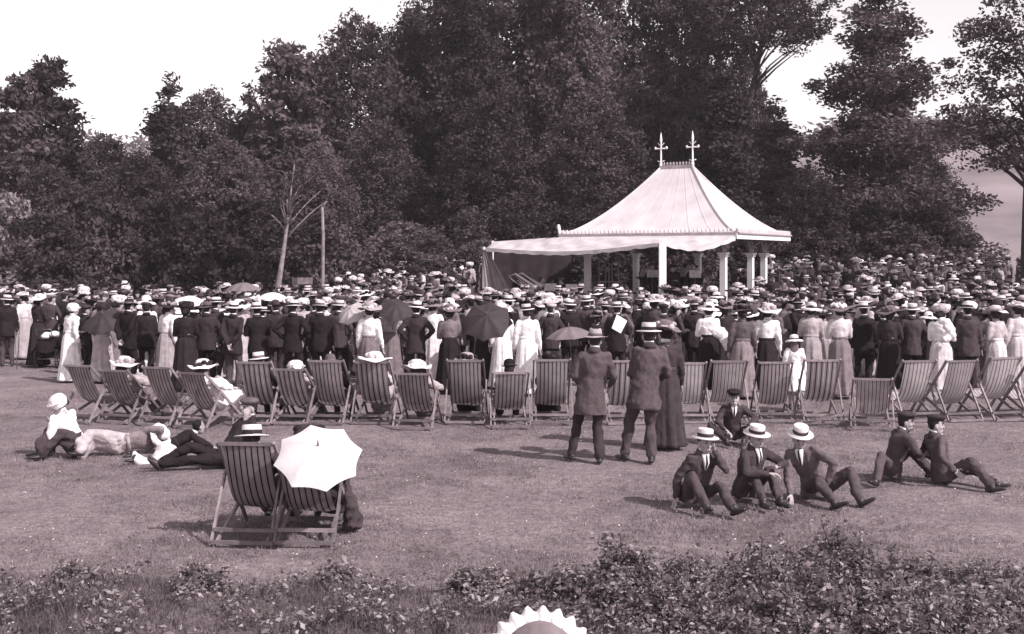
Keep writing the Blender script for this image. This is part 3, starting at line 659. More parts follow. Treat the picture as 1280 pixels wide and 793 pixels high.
# ------------------------------------------------------------------ hats (head-local: origin mid-head, y forward, z up)
HATS = {}
def hat_def():
    q = MB(); q.lathe([(0.02, .166), (.088, .166), (.094, .16), (.097, .08), (.097, .073), (.168, .066), (.17, .060), (.166, .056), (.09, .062)], n=28, sx=.93, sy=1.06); a = q.mesh('hat')
    q.v and q.f.append(tuple(range(28)))
    q2 = MB(); q2.lathe([(0.0, .1665), (.09, .1665)], n=28, sx=.93, sy=1.06); q.add(q2.v, q2.f); a = q.mesh('hat')
    b = MB(); b.lathe([(.096, .077), (.1, .078), (.1, .116), (.096, .117)], n=28, sx=.93, sy=1.06); HATS['boater'] = (a, [('hat_band', b.mesh('hat_band'), 'band')])
    q = MB(); q.lathe([(.0, .152), (.06, .148), (.105, .135), (.125, .115), (.122, .098), (.1, .078), (.088, .062), (.082, .06)], n=24, c=(0, .008, 0), sx=.92, sy=1.02)
    b = MB(); b.lathe([(.0, .071), (.05, .07), (.062, .062), (.05, .06)], n=16, c=(0, .1, -.004), sx=1.1, sy=.75); HATS['cap'] = (q.mesh('hat'), [('peak', b.mesh('peak'), None)])
    q = MB(); q.lathe([(0, .178), (.05, .172), (.08, .15), (.094, .11), (.096, .06), (.12, .054), (.138, .064), (.135, .07)], n=24, sx=.92, sy=1.08)
    b = MB(); b.lathe([(.095, .06), (.1, .062), (.099, .085), (.095, .087)], n=24, sx=.92, sy=1.08); HATS['bowler'] = (q.mesh('hat'), [('hat_band', b.mesh('hat_band'), 'band')])
    q = MB(); q.lathe([(0, .135), (.03, .145), (.06, .168), (.082, .155), (.092, .1), (.098, .062), (.14, .052), (.172, .046), (.174, .052)], n=28, sx=.93, sy=1.05, wave=lambda i, a: (0, (.012 * math.cos(2 * a) if i > 5 else (-.02 * abs(math.sin(a)) if i in (1, 2) else 0))))
    b = MB(); b.lathe([(.097, .062), (.102, .064), (.099, .095), (.095, .097)], n=28, sx=.93, sy=1.05); HATS['soft'] = (q.mesh('hat'), [('hat_band', b.mesh('hat_band'), 'band')])
    def flowers(seed, n, r0, z0, z1, sz):
        q = random.Random(seed); b = MB()
        for i in range(n):
            a = q.uniform(0, 6.28); r = r0 * q.uniform(.75, 1.12); b.ball((r * math.cos(a), r * math.sin(a), q.uniform(z0, z1)), (sz * q.uniform(.7, 1.3), sz * q.uniform(.7, 1.3), sz * q.uniform(.6, 1)), 7, 4)
        return b.mesh('hat_trimming')
    for nm, br, ph in (('wide', .25, .3), ('picture', .29, 2.0), ('tilted', .22, 4.0)):
        q = MB(); q.lathe([(0, .2), (.06, .196), (.1, .175), (.115, .13), (.118, .085), (.16, .078), (br * .85, .075), (br, .068), (br * .97, .062), (.12, .07)], n=32, wave=lambda i, a: (0, (.035 * math.sin(2 * a + ph) + .012 * math.sin(5 * a)) * max(0, min(1, (i - 4) / 3)) if i < 9 else 0))
        HATS[nm] = (q.mesh('hat'), [('hat_trimming', flowers(len(nm), 22, .122, .09, .15, .042), 'trim')])
    q = MB(); q.lathe([(0, .2), (.06, .198), (.12, .18), (.15, .13), (.145, .08), (.115, .045), (.1, .035)], n=24, wave=lambda i, a: (.012 * math.sin(6 * a + i), .01 * math.sin(4 * a))); HATS['toque'] = (q.mesh('hat'), [('hat_trimming', flowers(5, 16, .11, .11, .17, .045), 'trim')])
    q = MB(); q.lathe([(0, .155), (.06, .15), (.105, .125), (.125, .08), (.125, .02), (.11, -.03), (.1, -.04)], n=24, c=(0, -.015, 0), wave=lambda i, a: (.008 * math.sin(9 * a) * (i > 1), 0))
    b = MB(); b.lathe([(.11, .0), (.15, .035), (.152, .03), (.112, -.01)], n=24, c=(0, .0, .03), wave=lambda i, a: (.012 * math.sin(14 * a), 0)); HATS['bonnet'] = (q.mesh('hat'), [('frill', b.mesh('frill'), None)])
    q = MB(); q.lathe([(0, .19), (.05, .187), (.09, .165), (.105, .1), (.11, .07), (.17, .06), (.215, .02), (.21, .015), (.11, .06)], n=26, wave=lambda i, a: (.008 * math.sin(9 * a) * (i > 5), .006 * math.sin(9 * a) * (i > 5)))
    b = MB(); b.lathe([(.108, .07), (.114, .072), (.11, .1), (.104, .102)], n=26); HATS['sunhat'] = (q.mesh('hat'), [('hat_band', b.mesh('hat_band'), 'band')])
hat_def()

# cloth, skin, straw ---------------------------------------------------------------
M = {}
for nm, v, ov in (('black', .016, .3), ('dark', .022, .35), ('charcoal', .046, .3), ('slate', .07, .2), ('mid', .115, .25), ('grey', .17, .2), ('pale', .34, .15), ('cream', .55, .1), ('white', .78, .04)):
    M[nm] = mat('cloth_' + nm, v, rough=.95 if v > .05 else .85, var=.22, scale=9, bump=1.0, bscale=11, spec=.1, objvar=ov)
M['skin'] = mat('skin', .33, rough=.6, var=.12, scale=20, bump=.05, objvar=.12)
M['hairdark'] = mat('hair_dark', .018, rough=.6, var=.4, scale=60, bump=.6, bscale=120, objvar=.5)
M['hairfair'] = mat('hair_fair', .11, rough=.6, var=.4, scale=60, bump=.6, bscale=120, objvar=.3)
M['straw'] = mat('straw', .6, rough=.8, var=.1, scale=50, bump=.3, bscale=150, objvar=.15)
M['band'] = mat('ribbon_dark', .018, rough=.6, var=.1, bump=0)
M['leather'] = mat('shoe_leather', .02, rough=.45, var=.4, scale=12, bump=.15, spec=.5)
M['leatherpale'] = mat('shoe_pale', .3, rough=.6, var=.2, scale=12, bump=.15)
M['eye'] = mat('eye_dark', .01, rough=.3, var=0, bump=0, spec=.5)
EYE = MB(); EYE.ball((0, 0, 0), (.013, .006, .007), 8, 5); EYE = EYE.mesh('eye')
BROW = MB(); BROW.limb([(-.017, 0, -.002), (0, .004, .003), (.017, 0, -.002)], [.004, .005, .004], n=6); BROW = BROW.mesh('eyebrow')
MOUTH = MB(); MOUTH.ball((0, 0, 0), (.022, .005, .0045), 10, 5); MOUTH = MOUTH.mesh('mouth')
PEOPLE = []
def person(proto, loc, rz=0.0, s=1.0, top='dark', bottom=None, hat='boater', hatm='straw', trim=None, hair='hairdark', collar='white', shoe='leather',
           label='', group=None, belt=None, simple=False):
    P = PROTO[proto]; o = empty('person', loc, rz, s); tag(o, label, 'person', group); PEOPLE.append(o)
    role = {'skin': M['skin'], 'hair': M[hair], 'top': M[top], 'bottom': M[bottom or top], 'belt': M[belt or ('band' if not bottom else bottom)], 'collar': M[collar], 'shoe': M[shoe], 'tie': M['band']}
    for nm, key, r in P['parts']:
        if simple and r in ('shoe',): continue
        obj(nm, SHAPE[key], o, m=role[r])
    for nm, me, r in P['static']:
        if simple and r in ('belt',): continue
        obj(nm, me, o, m=role[r])
    if hat:
        bandm = M[random.choice(['band', 'band', 'band', 'charcoal', 'mid', 'cream'])]; me, subs = HATS[hat]; h = obj('hat', me, o, m=M[hatm]); h.matrix_local = P['head'] @ (Matrix.Rotation(R(random.uniform(-5, 5)), 4, 'X') @ Matrix.Rotation(R(random.uniform(-6, 6)), 4, 'Y'))
        for nm, sm, mm in subs:
            obj(nm, sm, h, m=(M[hatm] if mm is None else (bandm if mm == 'band' else M[trim or 'dark'])))
    if P['face']:
        for k in (-1, 1):
            e = obj('eye', EYE, o, m=M['eye']); e.matrix_local = P['head'] @ Matrix.Translation((k * .031, .082, .008))
            e = obj('eyebrow', BROW, o, m=M['hairdark']); e.matrix_local = P['head'] @ Matrix.Translation((k * .031, .092, .032))
        e = obj('mouth', MOUTH, o, m=M['leatherpale' if False else 'charcoal']); e.matrix_local = P['head'] @ Matrix.Translation((0, .101, -.073))
    return o
# ------------------------------------------------------------------ posed figures
A = dict(side=((-.25, .06, .86), (.25, .06, .86)), back=((-.04, -.2, .92), (.05, -.21, .95)), akimbo=((-.19, .04, 1.02), (.19, .04, 1.02)), front=((-.08, .3, 1.12), (.08, .3, 1.15)), pocket=((-.22, .05, .92), (.22, .05, .92)), up=((-.1, .24, 1.05), (.16, .26, 1.3)), mixed=((-.06, .26, 1.08), (.25, .03, .87)))
E = dict(side=((-.3, -1, 0), (.3, -1, 0)), back=((-1, -.5, 0), (1, -.5, 0)), akimbo=((-1, -.9, 0), (1, -.9, 0)), front=((-.6, -.4, -1), (.6, -.4, -1)), pocket=((-1, -.7, 0), (1, -.7, 0)), up=((-.5, 0, -1), (.6, 0, -1)), mixed=((-.6, -.4, -1), (.3, -1, 0)))
def stand(arms, spread=.1, turn=0.0, lean=(0, 0, 0), look=0.0, nod=0.0, split=0.0, s=1.0):
    f = (math.sin(R(look)), math.cos(R(look)), nod)
    J = pose(pel=(0, 0, .93), feet=((-spread, -split, .08), (spread, split, .08)), hands=A[arms], elbows=E[arms], face=f, bend=lean, toes=((-.25, 1, 0), (.25, 1, 0)))
    return J
for key, a, kw in (('man_back', 'back', dict(look=8)), ('man_side', 'side', dict(look=-18, spread=.11)), ('man_akimbo', 'akimbo', dict(look=15, spread=.15)), ('man_front', 'front', dict(look=-10, lean=(0, .05, 0))), ('man_pocket', 'pocket', dict(look=28, spread=.13, split=.05))):
    figure(key, stand(a, **kw), 'suit', 'short', vox=.014, cvox=.017, dec=.45, hem=.2)
for key, a, kw, hr in (('lady_front', 'front', dict(look=10), 'bun'), ('lady_side', 'side', dict(look=-20), 'bun'), ('lady_up', 'up', dict(look=6), 'bun'), ('lady_mixed', 'mixed', dict(look=25, lean=(.02, .03, 0)), 'bun')):
    figure(key, stand(a, **kw), 'gown', hr, vox=.014, cvox=.017, dec=.45, skirt=dict(hem=.285, seed=len(key)))
# the two men with their backs to us, the woman beside them
figure('man_stride', pose(feet=((-.3, .1, .08), (.05, -.12, .08)), pel=(-.06, 0, .91), hands=((-.2, .22, .98), (.2, .2, .95)), elbows=((-.5, -1, 0), (.5, -1, 0)), face=(.35, 1, -.05), bend=(.05, 0, 0), toes=((-.5, 1, 0), (.1, 1, 0))), 'suit', vox=.010, cvox=.012, dec=.5, hem=.3, fold=.011)
figure('man_cane', pose(feet=((-.31, .1, .08), (.0, -.1, .08)), pel=(-.07, 0, .91), hands=((-.16, .32, .95), (.12, .26, 1.0)), elbows=((-.6, -1, 0), (.6, -1, 0)), face=(-.1, 1, -.05), bend=(.06, .02, 0), toes=((-.6, 1, 0), (.2, 1, 0))), 'suit', vox=.010, cvox=.012, dec=.5, hem=.26, fold=.011)
# seated in a deckchair (chair-local, facing +y)
def sit(hands, face=(0, 1, 0), dx=0.0):
    return pose(pel=(dx, .13, .40), up=(0, -.56, 1), bend=(0, -.02, 0), feet=((-.13 + dx, .74, .08), (.14 + dx, .7, .08)), knees=((-.1, .3, 1), (.1, .3, 1)), hands=hands, elbows=((-1, -.3, -.5), (1, -.3, -.5)), face=face, toes=((-.2, 1, 0), (.2, 1, 0)))
figure('sit_man', sit(((-.14, .35, .56), (.14, .35, .56)), (.2, 1, 0)), 'suit', vox=.014, cvox=.017, dec=.45, hem=.1, hemdir=(0, .9, -.2))
figure('sit_lady', sit(((-.06, .3, .6), (.06, .32, .6)), (-.25, 1, 0)), 'gown', 'bun', vox=.014, cvox=.017, dec=.45, skirt='legs')
def sit_low(hands, face=(0, 1, 0)):
    return pose(pel=(0, .17, .37), up=(0, -.8, 1), bend=(0, .0, 0), feet=((-.13, .76, .08), (.14, .72, .08)), knees=((-.1, .3, 1), (.1, .3, 1)), hands=hands, elbows=((-1, -.3, -.5), (1, -.3, -.5)), face=face, toes=((-.2, 1, 0), (.2, 1, 0)))
figure('sit_parasol', sit_low(((-.05, .36, .52), (.12, .12, .74)), (.1, 1, -.1)), 'gown', 'bun', vox=.012, cvox=.014, dec=.5, skirt='legs')
figure('sit_man_low', sit_low(((-.14, .4, .52), (.14, .4, .52)), (.15, 1, -.1)), 'suit', vox=.012, cvox=.014, dec=.5, hem=.1, hemdir=(0, .9, -.2))
# on the grass (x to the right, y away from the camera)
FACE_CAM = (-1, 0, 0)
figure('boy_a', pose(pel=(0, 0, .12), up=(.05, -.12, 1), right=(-1, -.35, 0), s=.92, bend=(.06, -.1, 0), feet=((.34, -.62, .07), (.06, -.55, .07)), knees=((.2, 0, 1), (-.2, 0, 1)), hands=((.2, -.22, .62), (-.22, -.1, .08)), elbows=((.5, -.2, -1), (-1, .2, .2)), face=(.45, -1, -.12), toes=((.5, -.8, .4), (.1, -1, .4))), 'suit', vox=.008, cvox=.011, dec=.5, hem=.1, face=True, fold=.0115)
figure('boy_b', pose(pel=(-.08, 0, .12), up=(.05, .05, 1), right=(-.85, -.6, 0), s=.92, bend=(.06, -.14, 0), feet=((.22, -.45, .07), (.02, -.52, .07)), knees=((.2, 0, 1), (.0, 0, 1)), hands=((.2, -.34, .42), (.1, -.42, .36)), elbows=((.8, 0, -.3), (-1, 0, -.2)), face=(.6, -1, -.3), toes=((.5, -.9, 0), (.3, -1, 0))), 'suit', vox=.008, cvox=.011, dec=.5, hem=.1, face=True, fold=.0115)
figure('boy_c', pose(pel=(.08, .05, .12), up=(-.3, -.12, 1), right=(-.8, .5, 0), s=.95, bend=(-.06, -.06, 0), feet=((.44, -.5, .06), (.12, -.62, .06)), knees=((.3, .2, .8), (-.1, -.1, .5)), hands=((.12, -.3, .22), (-.28, -.28, .07)), elbows=((.6, -.6, .2), (-.8, .4, .2)), face=(-.1, -1, -.38), toes=((.8, -.4, .5), (.7, -.6, .4))), 'suit', vox=.008, cvox=.011, dec=.5, hem=.1, face=True, fold=.0115)
figure('boy_front', pose(pel=(0, 0, .12), up=(.02, -.15, 1), right=(-1, 0, 0), s=.84, bend=(0, -.08, 0), feet=((.1, -.42, .06), (-.14, -.4, .06)), knees=((1, -.3, .7), (-1, -.3, .7)), hands=((.2, -.32, .26), (-.12, -.34, .2)), elbows=((1, .2, -.2), (-1, .2, -.2)), face=(-.05, -1, -.05), toes=((-.3, -1, 0), (.3, -1, 0))), 'suit', vox=.008, cvox=.011, dec=.5, hem=.08, face=True, fold=.0115)
figure('boy_d', pose(pel=(0, 0, .12), up=(.18, -.05, 1), right=(.15, -1, 0), s=.92, bend=(.05, 0, 0), feet=((.5, .02, .07), (-.36, -.55, .07)), knees=((.3, .2, 1), (-.4, -.3, .7)), hands=((.32, -.05, .3), (.28, -.2, .32)), elbows=((0, .5, -.6), (-.2, -1, 0)), face=(1, -.25, -.05), toes=((1, -.1, .1), (-.7, -.7, .3))), 'suit', vox=.008, cvox=.011, dec=.5, hem=.1, face=True, fold=.0115)
figure('boy_e', pose(pel=(.06, 0, .12), up=(-.25, 0, 1), right=(.25, -1, 0), s=.92, bend=(.02, 0, 0), feet=((.56, -.4, .06), (.42, -.6, .06)), knees=((.3, .5, .35), (.2, -.2, .5)), hands=((.12, .25, .2), (.1, -.3, .2)), elbows=((-.6, .6, 0), (-.8, -.6, 0)), face=(1, -.15, 0), toes=((1, -.4, .2), (.9, -.6, .2))), 'suit', vox=.009, cvox=.011, dec=.5, hem=.1, face=True, fold=.0115)
figure('grass_lady', pose(pel=(.05, 0, .13), up=(-.1, -.05, 1), right=(-.5, -.8, 0), s=.95, bend=(-.12, -.1, 0), feet=((-.32, -.36, .06), (-.42, -.2, .06)), knees=((-.2, -.6, .9), (-.2, .3, .9)), hands=((-.2, -.24, .46), (-.22, -.14, .47)), elbows=((-.2, -.4, -1), (-.2, .3, -1)), face=(-.8, -.6, -.5), toes=((-.9, -.5, 0), (-1, -.2, 0))), 'gown', 'bun', vox=.009, cvox=.012, dec=.5, skirt='legs', face=True)
figure('girl_lying', pose(pel=(0, 0, .15), up=(.92, .28, .13), right=(.2, -.3, 1), s=.9, bend=(0, 0, .0), feet=((-.5, -.3, .06), (-.42, -.44, .1)), knees=((-.2, 1, .3), (-.1, .8, .6)), hands=((.68, .32, .14), (.6, .1, .16)), elbows=((.3, 1, .2), (.6, -.4, .6)), face=(.5, .8, .1), headup=(.8, -.5, .3), toes=((-.9, -.3, -.1), (-.9, -.3, .1))), 'gown', 'bun', vox=.009, cvox=.012, dec=.5, skirt='legs', fold=.005)
figure('child_prone', pose(pel=(0, 0, .13), up=(.75, .45, .35), right=(.5, -.85, 0), s=.68, bend=(0, 0, .04), feet=((-.4, -.1, .08), (-.3, -.34, .06)), knees=((-.1, 0, -1), (0, -.1, -1)), hands=((.5, .42, .05), (.52, .16, .05)), elbows=((.2, .6, -.3), (.4, -.6, -.3)), face=(.6, .7, .15), toes=((-.9, -.4, -.1), (-.9, -.5, 0))), 'gown', 'short', vox=.009, cvox=.012, dec=.5, skirt='legs', fold=.005)
figure('man_recline', pose(pel=(0, 0, .14), up=(.4, .35, .8), right=(.5, -.85, 0), s=1.0, bend=(.03, .05, .03), feet=((-.84, -.04, .07), (-.8, -.22, .07)), knees=((0, .1, 1), (0, -.6, .5)), hands=((.22, .1, .6), (.42, -.05, .06)), elbows=((-.3, .6, -.6), (.3, -1, 0)), face=(-.75, -.55, .0), toes=((-.6, -.4, .7), (-.6, -.5, .7))), 'suit', vox=.009, cvox=.012, dec=.5, hem=.1, face=True)
figure('front_lady', pose(pel=(0, 0, .13), up=(0, -.05, 1), right=(1, 0, 0), s=.95, feet=((-.14, .62, .07), (.12, .66, .07)), knees=((-.3, 0, 1), (.3, 0, 1)), hands=((-.12, .34, .26), (.12, .34, .26)), elbows=((-1, 0, -.3), (1, 0, -.3)), face=(0, 1, 0), toes=((0, 1, .4), (0, 1, .4))), 'gown', 'bun', vox=.012, cvox=.015, dec=.5, skirt='legs')
figure('child_stand', stand('side'), 'gown', 'long', vox=.014, cvox=.016, dec=.5, skirt=dict(hem=.34, seed=4, length=.62))
run_jobs()

# ------------------------------------------------------------------ deckchairs
WOODC = mat('deckchair_wood', .18, rough=.55, var=.25, scale=9, bump=.15, spec=.3, objvar=.35)
def stripe_mat(name, base, line, pale, n=8.0, seed=0.0):
    m = bpy.data.materials.new(name); m.use_nodes = True; nt = m.node_tree; nt.nodes.clear(); L = nt.links.new
    out = nt.nodes.new('ShaderNodeOutputMaterial'); p = nt.nodes.new('ShaderNodeBsdfPrincipled'); p.inputs['Roughness'].default_value = .95; p.inputs['Specular IOR Level'].default_value = .05
    tc = nt.nodes.new('ShaderNodeTexCoord'); sx = nt.nodes.new('ShaderNodeSeparateXYZ'); L(tc.outputs['Object'], sx.inputs[0])
    mu = nt.nodes.new('ShaderNodeMath'); mu.operation = 'MULTIPLY_ADD'; mu.inputs[1].default_value = n / .5; mu.inputs[2].default_value = 10 + seed; L(sx.outputs[0], mu.inputs[0])
    fr = nt.nodes.new('ShaderNodeMath'); fr.operation = 'FRACT'; L(mu.outputs[0], fr.inputs[0])
    cr = nt.nodes.new('ShaderNodeValToRGB'); cr.color_ramp.interpolation = 'CONSTANT'; els = cr.color_ramp.elements
    els[0].position = 0; els[0].color = tone(line); els[1].position = .22; els[1].color = tone(base)
    e = els.new(.5); e.color = tone(pale); e = els.new(.67); e.color = tone(base); L(fr.outputs[0], cr.inputs[0])
    nz = nt.nodes.new('ShaderNodeTexNoise'); nz.inputs['Scale'].default_value = 5; nz.inputs['Detail'].default_value = 6; L(tc.outputs['Object'], nz.inputs['Vector'])
    mr = nt.nodes.new('ShaderNodeMapRange'); mr.inputs[1].default_value = .3; mr.inputs[2].default_value = .7; mr.inputs[3].default_value = .78; mr.inputs[4].default_value = 1.15; L(nz.outputs[0], mr.inputs[0])
    vm = nt.nodes.new('ShaderNodeVectorMath'); vm.operation = 'SCALE'; L(cr.outputs[0], vm.inputs[0]); L(mr.outputs[0], vm.inputs['Scale']); L(vm.outputs[0], p.inputs['Base Color'])
    t = nt.nodes.new('ShaderNodeBsdfTranslucent'); L(vm.outputs[0], t.inputs['Color']); mx = nt.nodes.new('ShaderNodeMixShader'); mx.inputs[0].default_value = .4
    L(p.outputs[0], mx.inputs[1]); L(t.outputs[0], mx.inputs[2]); L(mx.outputs[0], out.inputs[0]); return m
STR = [stripe_mat('striped_canvas', .34, .03, .4, 8), stripe_mat('striped_canvas_dark', .26, .02, .3, 8, .3), stripe_mat('striped_canvas_pale', .5, .14, .6, 8, .5), stripe_mat('striped_canvas_broad', .3, .04, .5, 6, .2), stripe_mat('striped_canvas_faded', .4, .07, .3, 9, .1)]
def chair_meshes(belly, ty=-.33, tz=.96):
    D = {}
    top, foot = V((0, ty, tz)), V((0, .55, .02)); rear, seat = V((0, -.46, .025)), V((0, .5, .40)); hw = .285
    for nm, a, b, x in (('back_rail', foot, top, hw), ('seat_rail', rear, seat, hw - .035)):
        for k, sfx in ((-1, 'l'), (1, 'r')):
            mb = MB(); e = (b - a).normalized() * .03; mb.bar(a + V((k * x, 0, 0)), b + e + V((k * x, 0, 0)), .024, .042); D[nm + sfx] = mb.mesh(nm, WOODC, False)
    h = foot.lerp(top, .66); pr = V((0, -.42, .05))
    for k, sfx in ((-1, 'l'), (1, 'r')):
        mb = MB(); mb.bar(h + V((k * (hw + .028), 0, 0)), pr + V((k * (hw + .028), -.02, -.03)), .022, .036); D['prop' + sfx] = mb.mesh('prop', WOODC, False)
    for nm, c, w in (('top_bar', top, hw), ('seat_bar', seat, hw - .02), ('foot_bar', foot + V((0, -.02, .03)), hw), ('ground_bar', rear + V((0, -.01, 0)), hw + .02), ('prop_bar', pr + V((0, .03, .08)), hw + .03)):
        mb = MB(); mb.bar(c - V((w, 0, 0)), c + V((w, 0, 0)), .034, .034, side=(0, 0, 1)); D[nm] = mb.mesh(nm, WOODC, False)
    mb = MB(); vs = []; fs = []; n = 28; w = 12; P0, P2 = V((0, ty - .015, tz + .015)), V((0, .515, .415)); C = V((0, -.03, belly))
    for i in range(n + 1):
        s = i / n; c = P0 * (1 - s) ** 2 + C * (2 * s * (1 - s)) + P2 * s * s
        for j in range(w + 1):
            x = (j / w - .5) * 2; hwid = .245 - .012 * math.sin(math.pi * s); d = .035 * (1 - x * x) * math.sin(math.pi * s) + .006 * math.sin(9 * s + 3 * x)
            vs.append(c + V((x * hwid, -d * .6, -d)))
    for i in range(n):
        for j in range(w): k = i * (w + 1) + j; fs.append((k, k + 1, k + w + 2, k + w + 1))
    mb.add(vs, fs); D['canvas'] = mb.mesh('canvas', STR[0]); return D
CH = [chair_meshes(-.05), chair_meshes(-.1, -.42, .86), chair_meshes(.02, -.3, .98), chair_meshes(-.16, -.46, .76), chair_meshes(-.02, -.36, .93), chair_meshes(-.12, -.33, .97)]
CHG = 'deckchairs in the row behind the standing crowd'
def deckchair(x, y, rz, canvas, kind, label, group=CHG, D=None, s=1.0):
    p = px(x, y, D); o = empty('deckchair', p, R(rz), s); tag(o, label, 'deckchair', group)
    for nm, me in CH[kind].items():
        n2 = nm[:-1] if nm[-1] in 'lr' and nm[:-1] in ('back_rail', 'seat_rail', 'prop') else nm
        obj(n2, me, o, m=STR[canvas] if nm == 'canvas' else None)
    return o
# ------------------------------------------------------------------ parasols
PW = mat('parasol_white', .74, rough=.8, var=.06, scale=6, bump=.2, spec=.15, transl=.18)
PD = mat('umbrella_dark', .035, rough=.7, var=.2, scale=6, bump=.2, spec=.25, transl=.05)
PG = mat('parasol_grey', .16, rough=.8, var=.15, scale=6, bump=.2, spec=.15, transl=.1)
PP = mat('parasol_pale', .42, rough=.8, var=.12, scale=6, bump=.2, spec=.15, transl=.12)
STEEL = mat('parasol_rib', .12, rough=.4, var=.1, bump=0, spec=.5)
def parasol_meshes(r=.5, h=.2):
    D = {}; G = 8; vs = []; fs = []; sub = 6; n = G * sub; m = 9
    for i in range(m + 1):
        t = i / m
        for k in range(n):
            f = (k % sub) / sub; sc = 4 * f * (1 - f); a = 2 * math.pi * k / n
            rr = r * t * (1 - .13 * sc * t); z = h * (1 - t ** 1.9) + .0 - .018 * sc * math.sin(math.pi * t) 
            vs.append(V((rr * math.cos(a), rr * math.sin(a), z)))
    for i in range(m):
        for k in range(n): a = i * n + k; b = i * n + (k + 1) % n; fs.append((a, a + n, b + n, b))
    mb = MB(); mb.add(vs, fs); D['canopy'] = mb.mesh('canopy')
    for k in range(G):
        a = 2 * math.pi * k / G; mb = MB(); mb.tube([(r * t * math.cos(a), r * t * math.sin(a), h * (1 - t ** 1.9) - .006) for t in (0.05, .3, .55, .8, 1.02)], .004, n=4); D['rib%d' % k] = mb.mesh('rib')
    mb = MB(); mb.tube([(0, 0, -.62), (0, 0, h)], .008, n=6); D['shaft'] = mb.mesh('shaft')
    mb = MB(); mb.tube([(0, 0, h - .01), (0, 0, h + .02), (0, 0, h + .09)], [.014, .011, .005], n=6); D['ferrule'] = mb.mesh('ferrule')
    mb = MB(); mb.limb([(0, 0, -.6), (0, 0, -.7), (.02, 0, -.74), (.05, 0, -.73)], [.013, .013, .012, .01], n=6); D['handle'] = mb.mesh('handle'); return D
PAR = parasol_meshes()
def parasol(loc, axis, m, label, s=1.0, rz=0.0, name='parasol', group=None):
    """loc = middle of the canopy rim; axis = where the ferrule points"""
    o = empty(name, loc); o.rotation_euler = (V(axis).normalized().to_track_quat('Z', 'Y').to_matrix() @ Matrix.Rotation(rz, 3, 'Z')).to_euler(); o.scale = (s, s, s); tag(o, label, 'parasol' if name == 'parasol' else 'umbrella', group)
    can = None
    for nm, me in PAR.items():
        q = obj(nm.rstrip('0123456789'), me, can if nm.startswith('rib') else o, m=m if nm == 'canopy' else (M['leather'] if nm == 'handle' else STEEL))
        if nm == 'canopy': can = q
    return o
def at(x, y, D): return V(((x - 640) / FPX * D, D, CAMZ - (y - HY) / FPX * D))
def cane(a, b, label, hook=True):
    o = empty('walking_stick', b); a, b = V(a), V(b); mb = MB(); d = a - b
    mb.tube([(0, 0, 0), d], [.009, .011], n=6); obj('shaft', mb.mesh('shaft', mat('cane_wood', .12, rough=.5)), o)
    mb = MB(); mb.tube([d, d + V((.02, 0, .04)), d + V((.06, 0, .05)), d + V((.085, 0, .01))], .011, n=6); obj('handle', mb.mesh('handle', MATS['cane_wood']), o); tag(o, label, 'walking stick'); return o

